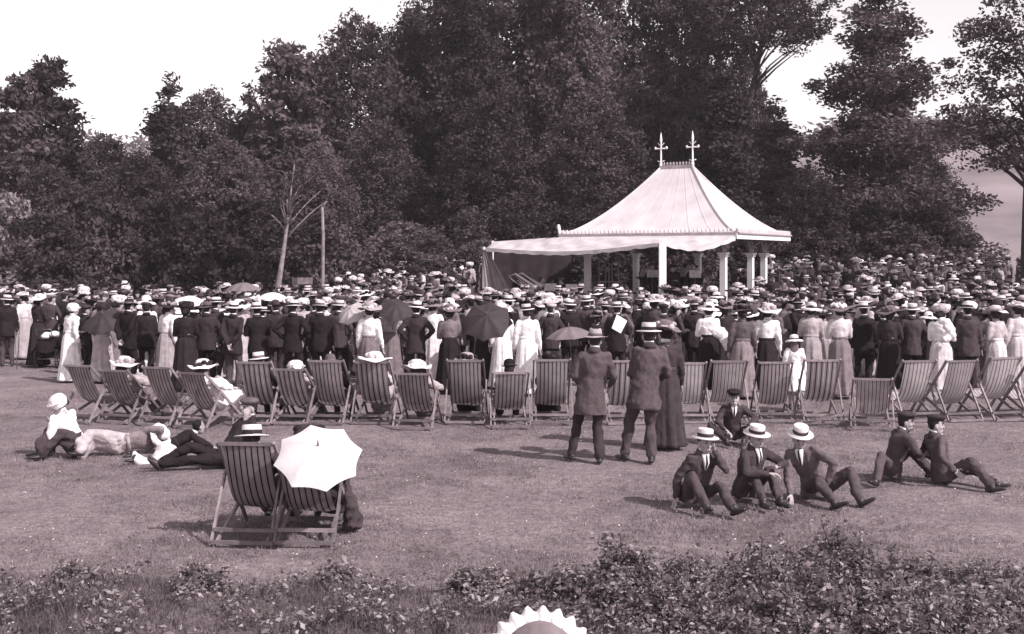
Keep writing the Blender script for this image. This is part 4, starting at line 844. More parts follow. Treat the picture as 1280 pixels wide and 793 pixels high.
# ---- the row: (x px, foot row px, turn, canvas, kind, occupant, label)
ROW = [
 (118, 527, -24, 1, 0, None, 'empty striped deckchair at the pram end of the row, turned away from the crowd edge'),
 (163, 527, -22, 1, 1, ('sit_lady', 'pale', 'mid', 'wide', 'cream', 'pale', 'wide cream hat trimmed with pale flowers'), 'striped deckchair next to the end chair, under the wide cream flowered hat'),
 (214, 530, -20, 1, 0, None, 'striped deckchair seen a little askew behind the child on the grass'),
 (262, 533, -26, 1, 1, ('sit_lady', 'white', 'white', 'wide', 'white', 'dark', 'white hat with dark trimming, white skirt beside the chair'), 'dark striped deckchair pulled nearer than its neighbours, white skirt showing beside it'),
 (327, 528, -6, 0, 0, ('sit_man', 'dark', 'dark', 'boater', 'straw', None, 'boater, behind the reclining man in the cap'), 'striped deckchair behind the reclining man, a boater above its top bar'),
 (374, 528, -10, 1, 1, ('sit_lady', 'pale', 'grey', 'bonnet', 'white', 'pale', 'plain white cap leaning low in the chair'), 'striped deckchair with a low white cap above its top bar'),
 (416, 528, -8, 0, 0, ('sit_man', 'charcoal', 'charcoal', 'bowler', 'mid', None, 'grey bowler'), 'striped deckchair with a grey bowler above its top bar'),
 (471, 528, -3, 0, 0, ('sit_lady', 'cream', 'pale', 'picture', 'white', 'cream', 'broad white hat with cream flowers'), 'striped deckchair in front of the white-bloused lady with a flowered hat'),
 (523, 534, -7, 1, 1, ('sit_lady', 'pale', 'mid', 'wide', 'cream', 'white', 'cream hat low in the tipped-back chair'), 'low tipped-back striped deckchair with a cream flowered hat beside the big dark umbrella'),
 (584, 527, 0, 0, 0, ('sit_lady', 'dark', 'dark', 'tilted', 'pale', 'dark', 'small pale hat under the big dark umbrella'), 'striped deckchair straight below the big dark umbrella'),
 (636, 532, 2, 0, 1, ('sit_man', 'dark', 'dark', 'bowler', 'black', None, 'black bowler beside the lady all in white'), 'striped deckchair with a black bowler above its top bar'),
 (689, 527, 2, 0, 0, ('sit_lady', 'mid', 'dark', 'toque', 'dark', 'charcoal', 'dark rounded hat beside the two standing men'), 'striped deckchair with a dark rounded hat beside the two standing men'),
 (779, 528, 0, 0, 0, None, 'striped deckchair half hidden between the two standing men'),
 (858, 527, 0, 2, 0, None, 'striped deckchair half hidden behind the dark-gowned lady'),
 (906, 527, 2, 0, 0, None, 'empty striped deckchair behind the boy with the white collar'),
 (965, 525, 2, 0, 0, None, 'empty striped deckchair beside the child in the big white hat'),
 (1023, 527, 0, 0, 2, None, 'wide striped deckchair right of the child in the big white hat'),
 (1088, 534, -8, 2, 3, None, 'low tipped-back pale deckchair with an empty slack canvas, nearer than its neighbours'),
 (1137, 525, 10, 2, 0, None, 'pale striped deckchair just behind the two boys in caps'),
 (1187, 525, 12, 2, 0, None, 'pale striped deckchair in front of the lady with the white bundle'),
 (1242, 524, 13, 2, 2, None, 'pale striped deckchair in front of the man in the boater at the far end'),
 (1290, 524, 14, 2, 0, None, 'pale striped deckchair that ends the row beyond the meadow trunk'),
]
for x, y, rz, cv, kd, occ, lb in ROW:
    cv = {0: (0, 0, 4, 3)[x % 4], 1: (1, 1, 3)[x % 3], 2: (2, 2, 4)[x % 3]}[cv]; kk = {0: (0, 4, 5)[x % 3]}.get(kd, kd)
    c = deckchair(x, y - 2, rz + random.uniform(-5, 5), cv, kk, lb, s=random.uniform(.96, 1.03))
    if occ:
        pr, tp, bt, ht, hm, tr, desc = occ; low = V((0, 0, -.02)); pr = {'sit_lady': 'sit_parasol', 'sit_man': 'sit_man_low'}[pr] if kd == 1 else pr
        person(pr, c.location + low, R(rz), random.uniform(.96, 1.0), tp, bt, ht, hm, tr, label='seated in the deckchair row, ' + desc, group='people seated in the deckchair row', collar='white')
# foreground pair
c = deckchair(321, 668, -6, 1, 0, 'striped deckchair on the open lawn holding the man in a boater', None, s=.94)
person('sit_man_low', c.location, R(-6), 1.0, 'charcoal', 'charcoal', 'boater', 'straw', label='man in a boater seated in a deckchair beside the large white parasol')
c2 = deckchair(391, 668, -4, 1, 1, 'striped deckchair on the open lawn under the large white parasol', None, s=.94)
person('sit_parasol', c2.location, R(-4), .97, 'mid', 'charcoal', 'toque', 'charcoal', 'dark', label='lady in a dark skirt seated in a deckchair holding the large white parasol')
parasol(at(398, 572, 10.75), (.08, -.62, .75), PW, 'large white parasol tilted over the deckchair on the open lawn', s=.8, rz=.2)
# coat over the chair side
mb = MB(); mb.limb([(0, 0, .52), (.03, 0, .42), (.05, -.02, .25), (.06, -.02, .08)], [(.03, .06), (.045, .12), (.075, .16), (.1, .17)], side=(1, 0, 0), n=14, ); job('coat:coat', mb, .012, 3, .7, .03); run_jobs()
o = obj('coat', SHAPE['coat:coat'], None, px(432, 662), M['charcoal']); tag(o, 'dark coat hanging in folds beside the deckchair under the white parasol', 'coat')

# ---- people on the grass
person('grass_lady', px(92, 568), 0, .94, 'white', 'charcoal', 'bonnet', 'white', collar='white', label='lady in a white blouse and cap sitting on the grass with hands to her face')
person('girl_lying', px(148, 567), 0, .9, 'grey', 'pale', 'sunhat', 'white', hair='hairfair', belt='pale', label='girl in a pale dress and drooping white hat lying on the grass')
person('child_prone', px(209, 573), 0, 1.05, 'dark', 'white', None, belt='dark', collar='white', label='small child in a dark bodice and white skirt lying on the grass')
person('man_recline', px(283, 584), 0, .97, 'dark', 'dark', 'cap', 'mid', label='man in a grey cap and dark suit reclining on one elbow')
person('boy_a', px(867, 630), 0, .96, 'slate', 'slate', 'boater', 'straw', label='youth in a boater sitting on the grass with a hand to his mouth')
person('boy_b', px(940, 624), 0, .96, 'charcoal', 'slate', 'boater', 'straw', label='youth in a boater hugging his raised knees with a stick at his feet')
person('boy_c', px(1012, 622), 0, .95, 'mid', 'slate', 'boater', 'straw', label='youth in a boater and grey suit leaning on one arm with legs stretched out')
person('boy_front', px(914, 552), 0, .97, 'charcoal', 'charcoal', 'cap', 'dark', collar='white', label='boy in a dark cap with a broad white collar sitting facing away from the bandstand')
person('boy_d', px(1114, 598), 0, .95, 'slate', 'slate', 'cap', 'charcoal', label='youth in a cap with raised knee and one foot stretched out, looking aside')
person('boy_e', px(1172, 603), 0, .95, 'slate', 'slate', 'cap', 'charcoal', label='youth in a cap and dark suit half lying beside the one with the raised knee')
cane(px(958, 606) + V((0, 0, .12)), px(982, 642), 'light walking stick resting on the grass at the feet of the youth hugging his knees')
cane(px(846, 622) + V((.02, 0, .28)), px(842, 632), 'short walking stick propped beside the youth with a hand to his mouth')
# hat with a frilled brim at the very front
fl = person('front_lady', V((.132, 5.75, 0)), 0, .865, 'pale', 'mid', None, hair='hairfair', label='seated lady in a grey bonnet edged with a white frill before the front border')
q = MB(); q.lathe([(0, .2), (.08, .19), (.15, .15), (.185, .085), (.19, .05)], n=36, wave=lambda i, a: (.004 * math.sin(5 * a), 0)); h = obj('hat', q.mesh('hat', M['grey']), fl); h.matrix_local = PROTO['front_lady']['head'] @ Matrix.Rotation(R(58), 4, 'X') @ Matrix.Scale(1.3, 4)
q = MB(); q.lathe([(.18, .06), (.22, .075), (.25, .06), (.248, .05), (.215, .06), (.18, .045)], n=120, wave=lambda i, a: (.012 * math.sin(22 * a) * (i in (2, 3)), .014 * math.sin(22 * a) * (i in (1, 2, 3)))); obj('frill', q.mesh('frill', M['white']), h)

# ---- the two standing men and the lady beside them
person('man_stride', px(744, 578), 0, 1.0, 'slate', 'charcoal', 'soft', 'pale', label='man in a pale felt hat standing with his back turned before the deckchairs')
person('man_cane', px(813, 578), 0, 1.04, 'slate', 'slate', 'boater', 'straw', label='man in a boater standing with a stick beside the man in pale felt hat')
person('lady_side', px(832, 560), .2, 1.0, 'charcoal', 'charcoal', 'wide', 'mid', 'pale', label='lady in a long dark gown and flowered hat standing beside the man with the stick')
cane(px(800, 565) + V((-.1, 0, .95)), px(784, 556), 'walking stick held by the man in the boater and dark suit')

# ---- the front of the standing crowd: (x px, distance, figure, turn, size, top, bottom, hat, hat cloth, trimming, label)
ST = [
 (9, 29.3, 'man_side', 30, 1.0, 'dark', 'charcoal', 'boater', 'straw', None, 'man in a boater with a walking stick at the pram end of the crowd'),
 (48, 29.4, 'lady_front', -30, 1.0, 'dark', 'dark', 'wide', 'cream', 'white', 'lady in black and a wide cream hat standing at the pram'),
 (30, 31.5, 'lady_side', 60, 1.0, 'cream', 'pale', 'wide', 'pale', 'white', 'lady in a cream blouse behind the man with the stick at the pram end'),
 (88, 25.6, 'lady_mixed', -35, .97, 'white', 'white', 'bonnet', 'white', None, 'nursemaid in a white dress and cap standing beside the pram'),
 (128, 25.5, 'lady_up', 10, .95, 'mid', 'pale', 'toque', 'dark', 'dark', 'lady standing under a dark umbrella near the nursemaid'),
 (160, 24.8, 'man_back', -25, 1.03, 'black', 'black', 'soft', 'dark', None, 'man in a dark hat and black coat, hands behind him, next to the dark umbrella'),
 (183, 25.8, 'man_side', 15, .98, 'dark', 'dark', 'cap', 'charcoal', None, 'man in a dark cap between the black-coated man and the white-sleeved lady'),
 (208, 25.0, 'lady_mixed', -30, 1.0, 'white', 'pale', 'wide', 'dark', 'pale', 'lady with white sleeves and a dark wide hat beside the lady in black'),
 (232, 23.8, 'lady_front', 8, 1.0, 'black', 'black', 'toque', 'dark', 'charcoal', 'lady all in black with a large rounded hat'),
 (258, 24.8, 'man_pocket', 10, 1.0, 'dark', 'dark', 'soft', 'mid', None, 'man in grey felt hat between the lady in black and the clasped hands'),
 (291, 23.6, 'man_back', -5, 1.02, 'dark', 'charcoal', 'boater', 'straw', None, 'man in a boater with pale hands clasped behind his back'),
 (322, 24.0, 'man_front', 25, 1.0, 'dark', 'dark', 'boater', 'straw', None, 'man in a boater leaning forward beside the one with clasped hands'),
 (366, 23.8, 'man_akimbo', -6, 1.03, 'black', 'dark', 'boater', 'straw', None, 'stout man in a boater with hands on hips'),
 (345, 25.6, 'man_side', 20, 1.0, 'dark', 'dark', 'bowler', 'charcoal', None, 'man in a dark bowler behind the man with hands on hips'),
 (400, 24.2, 'man_side', 6, 1.02, 'dark', 'dark', 'boater', 'straw', None, 'slim man in a boater between the man with hands on hips and the white parasol'),
 (423, 25.5, 'man_pocket', -12, 1.0, 'charcoal', 'dark', 'boater', 'cream', None, 'man in a cream boater half behind the white parasol'),
 (462, 23.6, 'lady_side', -12, 1.0, 'white', 'grey', 'wide', 'pale', 'cream', 'lady in a white blouse, grey skirt and flowered hat'),
 (488, 25.2, 'lady_up', 10, .98, 'pale', 'mid', 'tilted', 'cream', 'dark', 'lady in pale clothes under the pointed dark umbrella'),
 (520, 23.7, 'man_akimbo', 5, 1.02, 'dark', 'dark', 'boater', 'straw', None, 'broad man in a boater standing between the pointed umbrella and the grey-bloused lady'),
 (541, 25.6, 'lady_front', -15, 1.0, 'white', 'cream', 'wide', 'grey', 'dark', 'lady in a white blouse and grey hat behind the broad man'),
 (562, 23.4, 'lady_front', 4, .98, 'grey', 'dark', 'wide', 'mid', 'pale', 'lady in a grey blouse and dark skirt beside the big dark umbrella'),
 (606, 24.6, 'lady_up', -4, .98, 'dark', 'dark', 'toque', 'dark', 'dark', 'lady in dark clothes holding the big dark umbrella'),
 (628, 24.3, 'lady_side', 12, .97, 'white', 'white', 'wide', 'white', 'pale', 'lady in white half hidden by the big dark umbrella'),
 (659, 23.2, 'lady_side', 0, 1.0, 'white', 'white', 'boater', 'straw', None, 'lady in a long white dress with a dark belt and a boater'),
 (636, 27.0, 'man_side', 5, 1.03, 'dark', 'dark', 'boater', 'straw', None, 'man in a boater behind the lady in the long white dress'),
 (688, 25.5, 'man_pocket', -6, .97, 'charcoal', 'dark', 'cap', 'pale', None, 'man in a pale cap beside the low grey umbrella'),
 (712, 25.9, 'man_side', 5, 1.0, 'dark', 'dark', 'boater', 'straw', None, 'man in a boater behind the low grey umbrella'),
 (733, 27.0, 'man_pocket', 0, 1.03, 'charcoal', 'dark', 'boater', 'straw', None, 'man in a boater just over the felt hat of the standing man'),
 (771, 24.4, 'man_front', -8, 1.0, 'dark', 'dark', 'boater', 'straw', None, 'man in a boater reading a white paper between the two standing men'),
 (756, 26.6, 'man_side', 5, .97, 'mid', 'dark', 'soft', 'pale', None, 'man in a pale felt hat beyond the white paper'),
 (830, 24.8, 'man_side', 0, .98, 'charcoal', 'dark', 'cap', 'dark', None, 'man in a dark cap behind the lady in the long dark gown'),
 (886, 23.8, 'lady_front', 4, 1.0, 'white', 'dark', 'sunhat', 'white', None, 'lady in a broad white hat and white shawl'),
 (868, 25.5, 'man_side', -15, 1.0, 'dark', 'dark', 'bowler', 'charcoal', None, 'man in a bowler beside the broad white hat'),
 (905, 25.2, 'lady_mixed', 10, .98, 'dark', 'dark', 'wide', 'mid', 'dark', 'lady in dark clothes behind the white shawl'),
 (928, 22.6, 'lady_side', -5, 1.0, 'mid', 'grey', 'tilted', 'mid', 'dark', 'lady in a grey coat beside the lady with the white blouse and dark belt'),
 (958, 22.8, 'lady_mixed', -12, 1.0, 'white', 'dark', 'wide', 'cream', 'pale', 'lady in a white blouse with a dark belt and cream hat'),
 (1014, 23.8, 'lady_front', -5, 1.0, 'pale', 'pale', 'sunhat', 'cream', None, 'lady in a pale dress and cream hat behind the child in the big white hat'),
 (1050, 22.8, 'lady_front', 3, 1.02, 'cream', 'grey', 'picture', 'mid', 'white', 'lady in a cream blouse and grey skirt with a high flowered hat'),
 (1080, 23.8, 'man_side', -8, 1.0, 'dark', 'dark', 'boater', 'straw', None, 'man in a boater with a white shirt front beside the stooping lady'),
 (1112, 23.2, 'lady_front', -25, .97, 'charcoal', 'dark', 'picture', 'mid', 'mid', 'stooping lady in dark clothes under a very broad grey hat'),
 (1140, 23.5, 'man_pocket', -5, 1.0, 'charcoal', 'dark', 'boater', 'straw', None, 'man in a boater beside the very broad grey hat'),
 (1176, 22.4, 'lady_front', -35, 1.0, 'white', 'cream', 'toque', 'pale', 'white', 'lady in a white dress carrying a white bundle'),
 (1210, 23.0, 'man_side', -10, 1.02, 'charcoal', 'dark', 'boater', 'straw', None, 'man in a boater and dark suit right beside the lady with the white bundle'),
 (1246, 23.2, 'lady_mixed', 30, .97, 'pale', 'cream', 'wide', 'cream', 'pale', 'lady in pale clothes and a cream hat at the far end of the row'),
 (1272, 24.0, 'lady_side', 10, 1.0, 'cream', 'cream', 'wide', 'pale', 'white', 'lady in a cream dress at the edge of the crowd by the tall bare trunk'),
]
FRONT = []
for x, D, pr, rz, s, tp, bt, ht, hm, tr, lb in ST:
    p = px(x, D=D); FRONT.append((p.x, p.y)); person(pr, p, R(rz), s, tp, bt, ht, hm, tr, label=lb, group='people standing at the back of the concert crowd', collar='white' if pr.startswith('man') else tp)
person('child_stand', px(993, D=20.8), R(-10), .74, 'white', 'white', 'sunhat', 'white', hair='hairfair', belt='white', label='child in a white frock and big white hat standing between two deckchairs')
p = px(1183, D=22.0); mb = MB()
for i in range(14): mb.ball((random.uniform(-.12, .12), random.uniform(-.08, .08), random.uniform(-.2, .2)), (random.uniform(.05, .1), .07, random.uniform(.05, .09)), 8, 5)
job('b:bundle', mb, .016, 3, .6, .008); run_jobs(); tag(obj('bundle', SHAPE['b:bundle'], None, at(1186, 412, 22.0), M['white']), 'crumpled white bundle in the arms of the lady in the white dress', 'bundle')
mb = MB(); vs = [(-.2, 0, .1), (.12, .02, .16), (.2, -.05, -.14), (-.08, -.08, -.2), (0, -.02, 0)]; mb.add([V(v) * 1.0 for v in vs] + [V(v) + V((0, .004, 0)) for v in vs], [(0, 1, 4), (1, 2, 4), (2, 3, 4), (3, 0, 4), (6, 5, 9), (7, 6, 9), (8, 7, 9), (5, 8, 9)])
nw = obj('newspaper', mb.mesh('newspaper', None, False), None, at(774, 404, 24.0), M['white']); nw.scale = (.8, 1, .9); nw.rotation_euler = (.2, .75, .3); tag(nw, 'open white paper held up between the two standing men', 'newspaper')
mb = MB(); mb.limb([(-.26, -.02, .2), (-.1, -.06, .12), (.1, -.07, -.04), (.2, -.05, -.24), (.22, -.05, -.34)], [(.1, .03), (.13, .035), (.13, .035), (.11, .03), (.1, .02)], side=(.5, 0, .8), n=12); job('s:shawl', mb, .016, 3, .6, .012); run_jobs()
tag(obj('shawl', SHAPE['s:shawl'], None, at(896, 416, 23.5), M['white']), 'white shawl draped over the arm of the lady in the broad white hat', 'shawl')
cane(px(22, D=28.6) + V((-.06, 0, .9)), px(21, D=28.5), 'walking stick of the man at the pram end of the crowd')
# umbrellas and parasols over the crowd
for x, y, D, ax, m, s, lb, nm in (
 (132, 402, 25.0, (-.1, -.55, .8), PD, .92, 'dark umbrella tilted back near the nursemaid', 'umbrella'),
 (232, 380, 26.2, (-.1, -.3, .95), PW, .8, 'white parasol behind the lady all in black', 'parasol'),
 (304, 362, 29.5, (0, -.1, 1), PG, .85, 'grey parasol over the heads behind the man with clasped hands', 'parasol'),
 (342, 374, 27.5, (.1, -.1, 1), PW, .75, 'white parasol with dark edge behind the man in the dark bowler', 'parasol'),
 (441, 392, 24.0, (-.35, -.6, .75), PP, .66, 'pale parasol held beside the white-bloused lady with the flowered hat', 'parasol'),
 (494, 388, 24.8, (.15, -.55, .75), PD, .8, 'pointed dark umbrella between the flowered hat and the broad man', 'umbrella'),
 (609, 402, 23.4, (-.05, -.72, .68), PD, 1.02, 'big dark umbrella spread wide towards the deckchairs', 'umbrella'),
 (712, 421, 22.6, (-.08, -.06, 1), PG, .92, 'low grey umbrella beside the man in the felt hat', 'umbrella'),
 (859, 380, 30.0, (.0, -.1, 1), PG, .95, 'grey umbrella in front of the bandstand columns', 'umbrella'),
): parasol(at(x, y, D), ax, m, lb, s, random.uniform(0, .7), nm)

# ---- perambulator
pm = tag(empty('pram', px(62, 459), R(8)), 'dark high-wheeled pram with white bedding beside the nursemaid', 'pram')
mb = MB(); mb.tube([(0, -.42, .62), (0, -.4, .45), (0, -.1, .38), (0, .2, .38), (0, .42, .5), (0, .45, .68)], [(.17, .03), (.19, .1), (.2, .13), (.2, .13), (.19, .1), (.17, .03)], side=(1, 0, 0), n=12); mb.box((0, 0, .6), (.4, .8, .2)); obj('body', mb.mesh('body', M['black'], False), pm)
mb = MB()
for i in range(9): mb.ball((random.uniform(-.15, .15), random.uniform(-.25, .25), .74 + random.uniform(-.02, .07)), (.12, .13, .07), 8, 5)
obj('bedding', mb.mesh('bedding', M['white']), pm)
for x in (-.24, .24):
    for y in (-.28, .28):
        mb = MB(); mb.tube([(x, y + .22 * math.cos(a), .22 + .22 * math.sin(a)) for a in np.linspace(0, 6.28, 21)], .012, side=(1, 0, 0), n=6)
        for a in np.linspace(0, 5.5, 8): mb.tube([(x, y, .22), (x, y + .21 * math.cos(a), .22 + .21 * math.sin(a))], .005, n=4)
        mb.ball((x, y, .22), .025, 8, 5); obj('wheel', mb.mesh('wheel', M['black'], False), pm)
mb = MB(); mb.tube([(-.17, -.4, .68), (-.17, -.62, .95), (.17, -.62, .95), (.17, -.4, .68)], .013, n=6); obj('handle', mb.mesh('handle', STEEL), pm)
mb = MB(); mb.bar((-.25, 0, .36), (.25, 0, .36), .04, .03); mb.bar((-.2, -.28, .23), (-.2, .28, .3), .02, .02); mb.bar((.2, -.28, .23), (.2, .28, .3), .02, .02); mb.bar((-.24, -.28, .22), (.24, -.28, .22), .02, .02); mb.bar((-.24, .28, .22), (.24, .28, .22), .02, .02); obj('chassis', mb.mesh('chassis', STEEL, False), pm)

# ---- band inside the bandstand and awning
def bsl(x, y): return BC + Matrix.Rotation(BROT, 3, 'Z') @ V((x, y, FLZ))
BAND = [('man_pocket', bsl(-2.2, -1.2), 150, 'soft', 'man conducting under the awning'), ('man_front', bsl(-1.2, .4), 200, 'cap', None), ('man_front', bsl(-.2, 1.2), 190, 'cap', None), ('man_front', bsl(.6, .3), 170, 'cap', None), ('man_side', bsl(1.4, 1.4), 160, 'cap', None), ('man_front', bsl(2.0, -.4), 150, 'cap', None), ('man_front', bsl(-.9, 1.9), 180, 'cap', None), ('man_front', bsl(.2, -1.0), 200, 'cap', None),
        ('man_side', V((.6, 43.2, .35)), 20, 'cap', None), ('man_front', V((1.4, 43.8, .35)), -40, 'cap', None), ('man_front', V((0.2, 44.4, .35)), -30, 'cap', None), ('man_back', V((2.3, 44.0, .35)), 10, 'cap', None)]
for pr, p, rz, ht, lb in BAND:
    if p.y < 47 and p.z == .35: p.z = ground_z(p.x, p.y)
    person(pr, p, R(rz), random.uniform(.95, 1.02), 'dark', 'dark', ht, 'dark', label=('bandsman with a %s standing ' % 'dark cap') + ('on the bandstand floor' if p.z > .6 else 'under the awning beside the bandstand') if not lb else 'man in a soft dark hat on the bandstand floor nearest the awning', group='bandsmen', simple=True)
for i in range(9):
    x, y = (-2.0 + .55 * i, 1.6 - .9 * (i % 3)); p = bsl(x, y) if i < 6 else V((.3 + .75 * (i - 6), 42.6 + .3 * (i % 2), 0)); p.z = FLZ if i < 6 else ground_z(p.x, p.y)
    person(['man_front', 'man_side', 'man_pocket'][i % 3], p, R(120 + 40 * (i % 4)), random.uniform(.93, 1.02), ['charcoal', 'mid', 'dark'][i % 3], 'dark', None if i % 2 else 'cap', 'mid', label=('bareheaded bandsman' if i % 2 else 'bandsman with a grey cap') + (' standing on the bandstand floor' if i < 6 else ' standing under the awning beside the bandstand'), group='bandsmen', simple=True)
    o = tag(empty('sheet_music_stand', bsl(x + .35, y - .75) if i < 6 else p + V((.3, -.5, 0)), BROT + .3 * (i % 3)), 'thin music stand holding pale sheet music ' + ('on the bandstand floor' if i < 6 else 'under the awning'), 'music stand', 'music stands of the band')
    mb = MB(); mb.tube([(0, 0, .2), (0, 0, 1.25)], .014, n=6); [mb.tube([(0, 0, .25), (.25 * math.cos(a), .25 * math.sin(a), 0)], .01, n=5) for a in (0, 2.1, 4.2)]; obj('pole', mb.mesh('pole', STEEL), o)
    mb = MB(); mb.box((0, 0, 1.35), (.42, .012, .3), Matrix.Rotation(R(-25), 3, 'X')); obj('sheet', mb.mesh('sheet', M['cream'], False), o)
BRASS = mat('brass', .4, rough=.3, var=.1, bump=0, spec=.6)
for i, (a, b) in enumerate(((at(646, 352, 41.2), at(694, 386, 40.4)), (at(654, 351, 41.5), at(700, 384, 40.7)))):
    o = tag(empty('trombone', a), 'long bright trombone slide pointing down under the awning', 'trombone', 'trombones under the awning'); d = b - a; n = d.normalized(); sd = V((0, 0, 1)).cross(n).normalized(); u = n.cross(sd)
    mb = MB(); mb.tube([u * .04, d + u * .04, d * 1.01, d - u * .04, d * .2 - u * .04], .014, n=6); obj('slide', mb.mesh('slide', BRASS), o)
    mb = MB(); mb.tube([d * .2 - u * .04, d * -.1 - u * .05, d * -.2, d * -.1 + u * .2, d * .35 + u * .22, d * .45 + u * .22], [.014, .016, .02, .03, .05, .12], n=10); obj('bell', mb.mesh('bell', BRASS), o)
o = tag(empty('music_stand', bsl(-1.9, -1.75), 0.3), 'tall open wooden frame stand at the front of the bandstand floor', 'stand')
for x in (-.36, -.12, .0, .12, .36): mb = MB(); mb.bar((x * 1.2, 0, 0), (x, .05, 1.75 if abs(x) < .3 else 1.6), .035, .035); obj('upright', mb.mesh('upright', WOODC, False), o)
for z in (.5, 1.05, 1.5): mb = MB(); mb.bar((-.4, .035, z), (.4, .035, z), .04, .02, side=(0, 0, 1)); obj('rail', mb.mesh('rail', WOODC, False), o)

# ------------------------------------------------------------------ the rest of the crowd
def clear(x, y):
    l = Matrix.Rotation(-BROT, 3, 'Z') @ (V((x, y, 0)) - BC)
    if abs(l.x) < 3.3 and abs(l.y) < 2.8: return False
    if -1.3 < x < 7 and 38.5 < y < 47 and l.y < 0: return False
    return True
spots = []; cr = np.random.default_rng(12); tries = 0
grid = {}
def near(x, y, d):
    gx_, gy_ = int(x // 1), int(y // 1)
    for a in (-1, 0, 1):
        for b in (-1, 0, 1):
            for (u, w) in grid.get((gx_ + a, gy_ + b), ()):
                if (u - x) ** 2 + (w - y) ** 2 < d * d: return True
    return False
for x, y in FRONT: grid.setdefault((int(x // 1), int(y // 1)), []).append((x, y))
while len(spots) < 980 and tries < 60000:
    tries += 1; D = cr.uniform(25.2, 56); w = cr.uniform(-160, 1440); X = (w - 640) / FPX * D
    if w < 100 and D < 31 + cr.uniform(0, 2): continue
    if w < 420 and D > 43: continue
    if not clear(X, D): continue
    if D > 47 and 640 < w < 960: continue
    if near(X, D, .52 if D < 36 else .66): continue
    spots.append((X, D, w)); grid.setdefault((int(X // 1), int(D // 1)), []).append((X, D))
spots.sort(key=lambda t: t[1])
NIND = 300 - len(PEOPLE); print('individuals', len(PEOPLE), 'spots', len(spots))
MENH = [('boater', 'straw', 'a straw boater'), ('soft', 'pale', 'a pale felt hat'), ('bowler', 'charcoal', 'a grey bowler'), ('bowler', 'black', 'a black bowler'), ('soft', 'dark', 'a dark felt hat'), ('cap', 'charcoal', 'a dark cap'), ('boater', 'cream', 'a cream boater'), ('bowler', 'black', 'a black bowler'), ('cap', 'charcoal', 'a dark cap'), ('cap', 'grey', 'a grey cap'), ('soft', 'mid', 'a grey felt hat')]
LADH = [('toque', 'dark', 'mid', 'a dark rounded hat'), ('wide', 'charcoal', 'grey', 'a wide dark hat'), ('picture', 'dark', 'pale', 'a broad dark hat'), ('tilted', 'grey', 'dark', 'a tilted grey hat'), ('wide', 'cream', 'pale', 'a wide cream hat'), ('wide', 'white', 'dark', 'a wide white hat with dark flowers'), ('picture', 'mid', 'cream', 'a broad grey hat'), ('toque', 'white', 'cream', 'a rounded white hat'), ('sunhat', 'white', None, 'a drooping white sun hat'), ('tilted', 'dark', 'pale', 'a dark hat with pale flowers'), ('wide', 'pale', 'white', 'a wide pale hat with white flowers')]
CLN = {'black': 'black', 'dark': 'dark', 'charcoal': 'charcoal', 'mid': 'grey', 'slate': 'slate', 'grey': 'light grey', 'pale': 'pale', 'cream': 'cream', 'white': 'white'}
def zone(w, D):
    z = 'near the wood' if w < 420 else ('near the awning' if w < 600 else ('before the bandstand' if w < 960 else 'beside the bandstand'))
    return z
rest = []
for X, D, w in spots:
    p = V((X, D, ground_z(X, D))); turn = math.degrees(math.atan2(-(4.5 - X), (44 - D))) if D < 42 else cr.uniform(60, 250)
    rz = R(turn * .8 + cr.normal(0, 38)); sc = cr.uniform(.84, 1.05)
    man = cr.uniform() < .5
    if man:
        pr = ['man_back', 'man_side', 'man_akimbo', 'man_front', 'man_pocket'][cr.integers(5)]; h = MENH[cr.integers(len(MENH))]; tp = ['black', 'dark', 'dark', 'charcoal', 'mid'][cr.integers(5)]
        spec = (pr, tp, tp, h[0], h[1], None); lb = 'man in %s suit and %s in the crowd %s' % (CLN[tp], h[2][2:], zone(w, D))
    else:
        pr = ['lady_front', 'lady_side', 'lady_mixed'][cr.integers(3)]; h = LADH[cr.integers(len(LADH))]; tp = ['dark', 'mid', 'pale', 'black', 'white', 'grey', 'charcoal'][cr.integers(7)]
        spec = (pr, tp, tp, h[0], h[1], h[2]); lb = 'lady in %s, %s, in the crowd %s' % (CLN[tp], h[3][2:], zone(w, D))
    if NIND > 0 and -30 < w < 1310:
        NIND -= 1; pp = person(spec[0], p, rz, sc, spec[1], spec[2], spec[3], spec[4], spec[5], label=lb, group='listeners in the concert crowd', collar='white' if man else tp, simple=True); pp.rotation_euler = (R(cr.normal(0, 3)), R(cr.normal(0, 3.5)), rz)
    else: rest.append((p, rz, sc, spec))
# beyond the 300 nearest: one mass of listeners
cv = []; cf = []; cc_ = []; off = 0; LOW = {}
def low(me, ratio):
    k = (me.name, ratio)
    if k in LOW: return LOW[k]
    o = bpy.data.objects.new('tmp', me); col.objects.link(o); d = o.modifiers.new('d', 'DECIMATE'); d.ratio = ratio; t = o.modifiers.new('t', 'TRIANGULATE')
    dg = bpy.context.evaluated_depsgraph_get(); e = o.evaluated_get(dg).to_mesh(); n = len(e.vertices); co = np.empty(n * 3, np.float32); e.vertices.foreach_get('co', co)
    f = np.empty(len(e.polygons) * 3, np.int32); e.polygons.foreach_get('vertices', f); LOW[k] = (co.reshape(-1, 3), f.reshape(-1, 3)); bpy.data.objects.remove(o); return LOW[k]
VAL = {'black': .016, 'dark': .028, 'charcoal': .05, 'mid': .09, 'grey': .17, 'pale': .34, 'cream': .42, 'white': .6, 'straw': .45, 'skin': .33, 'hair': .02}
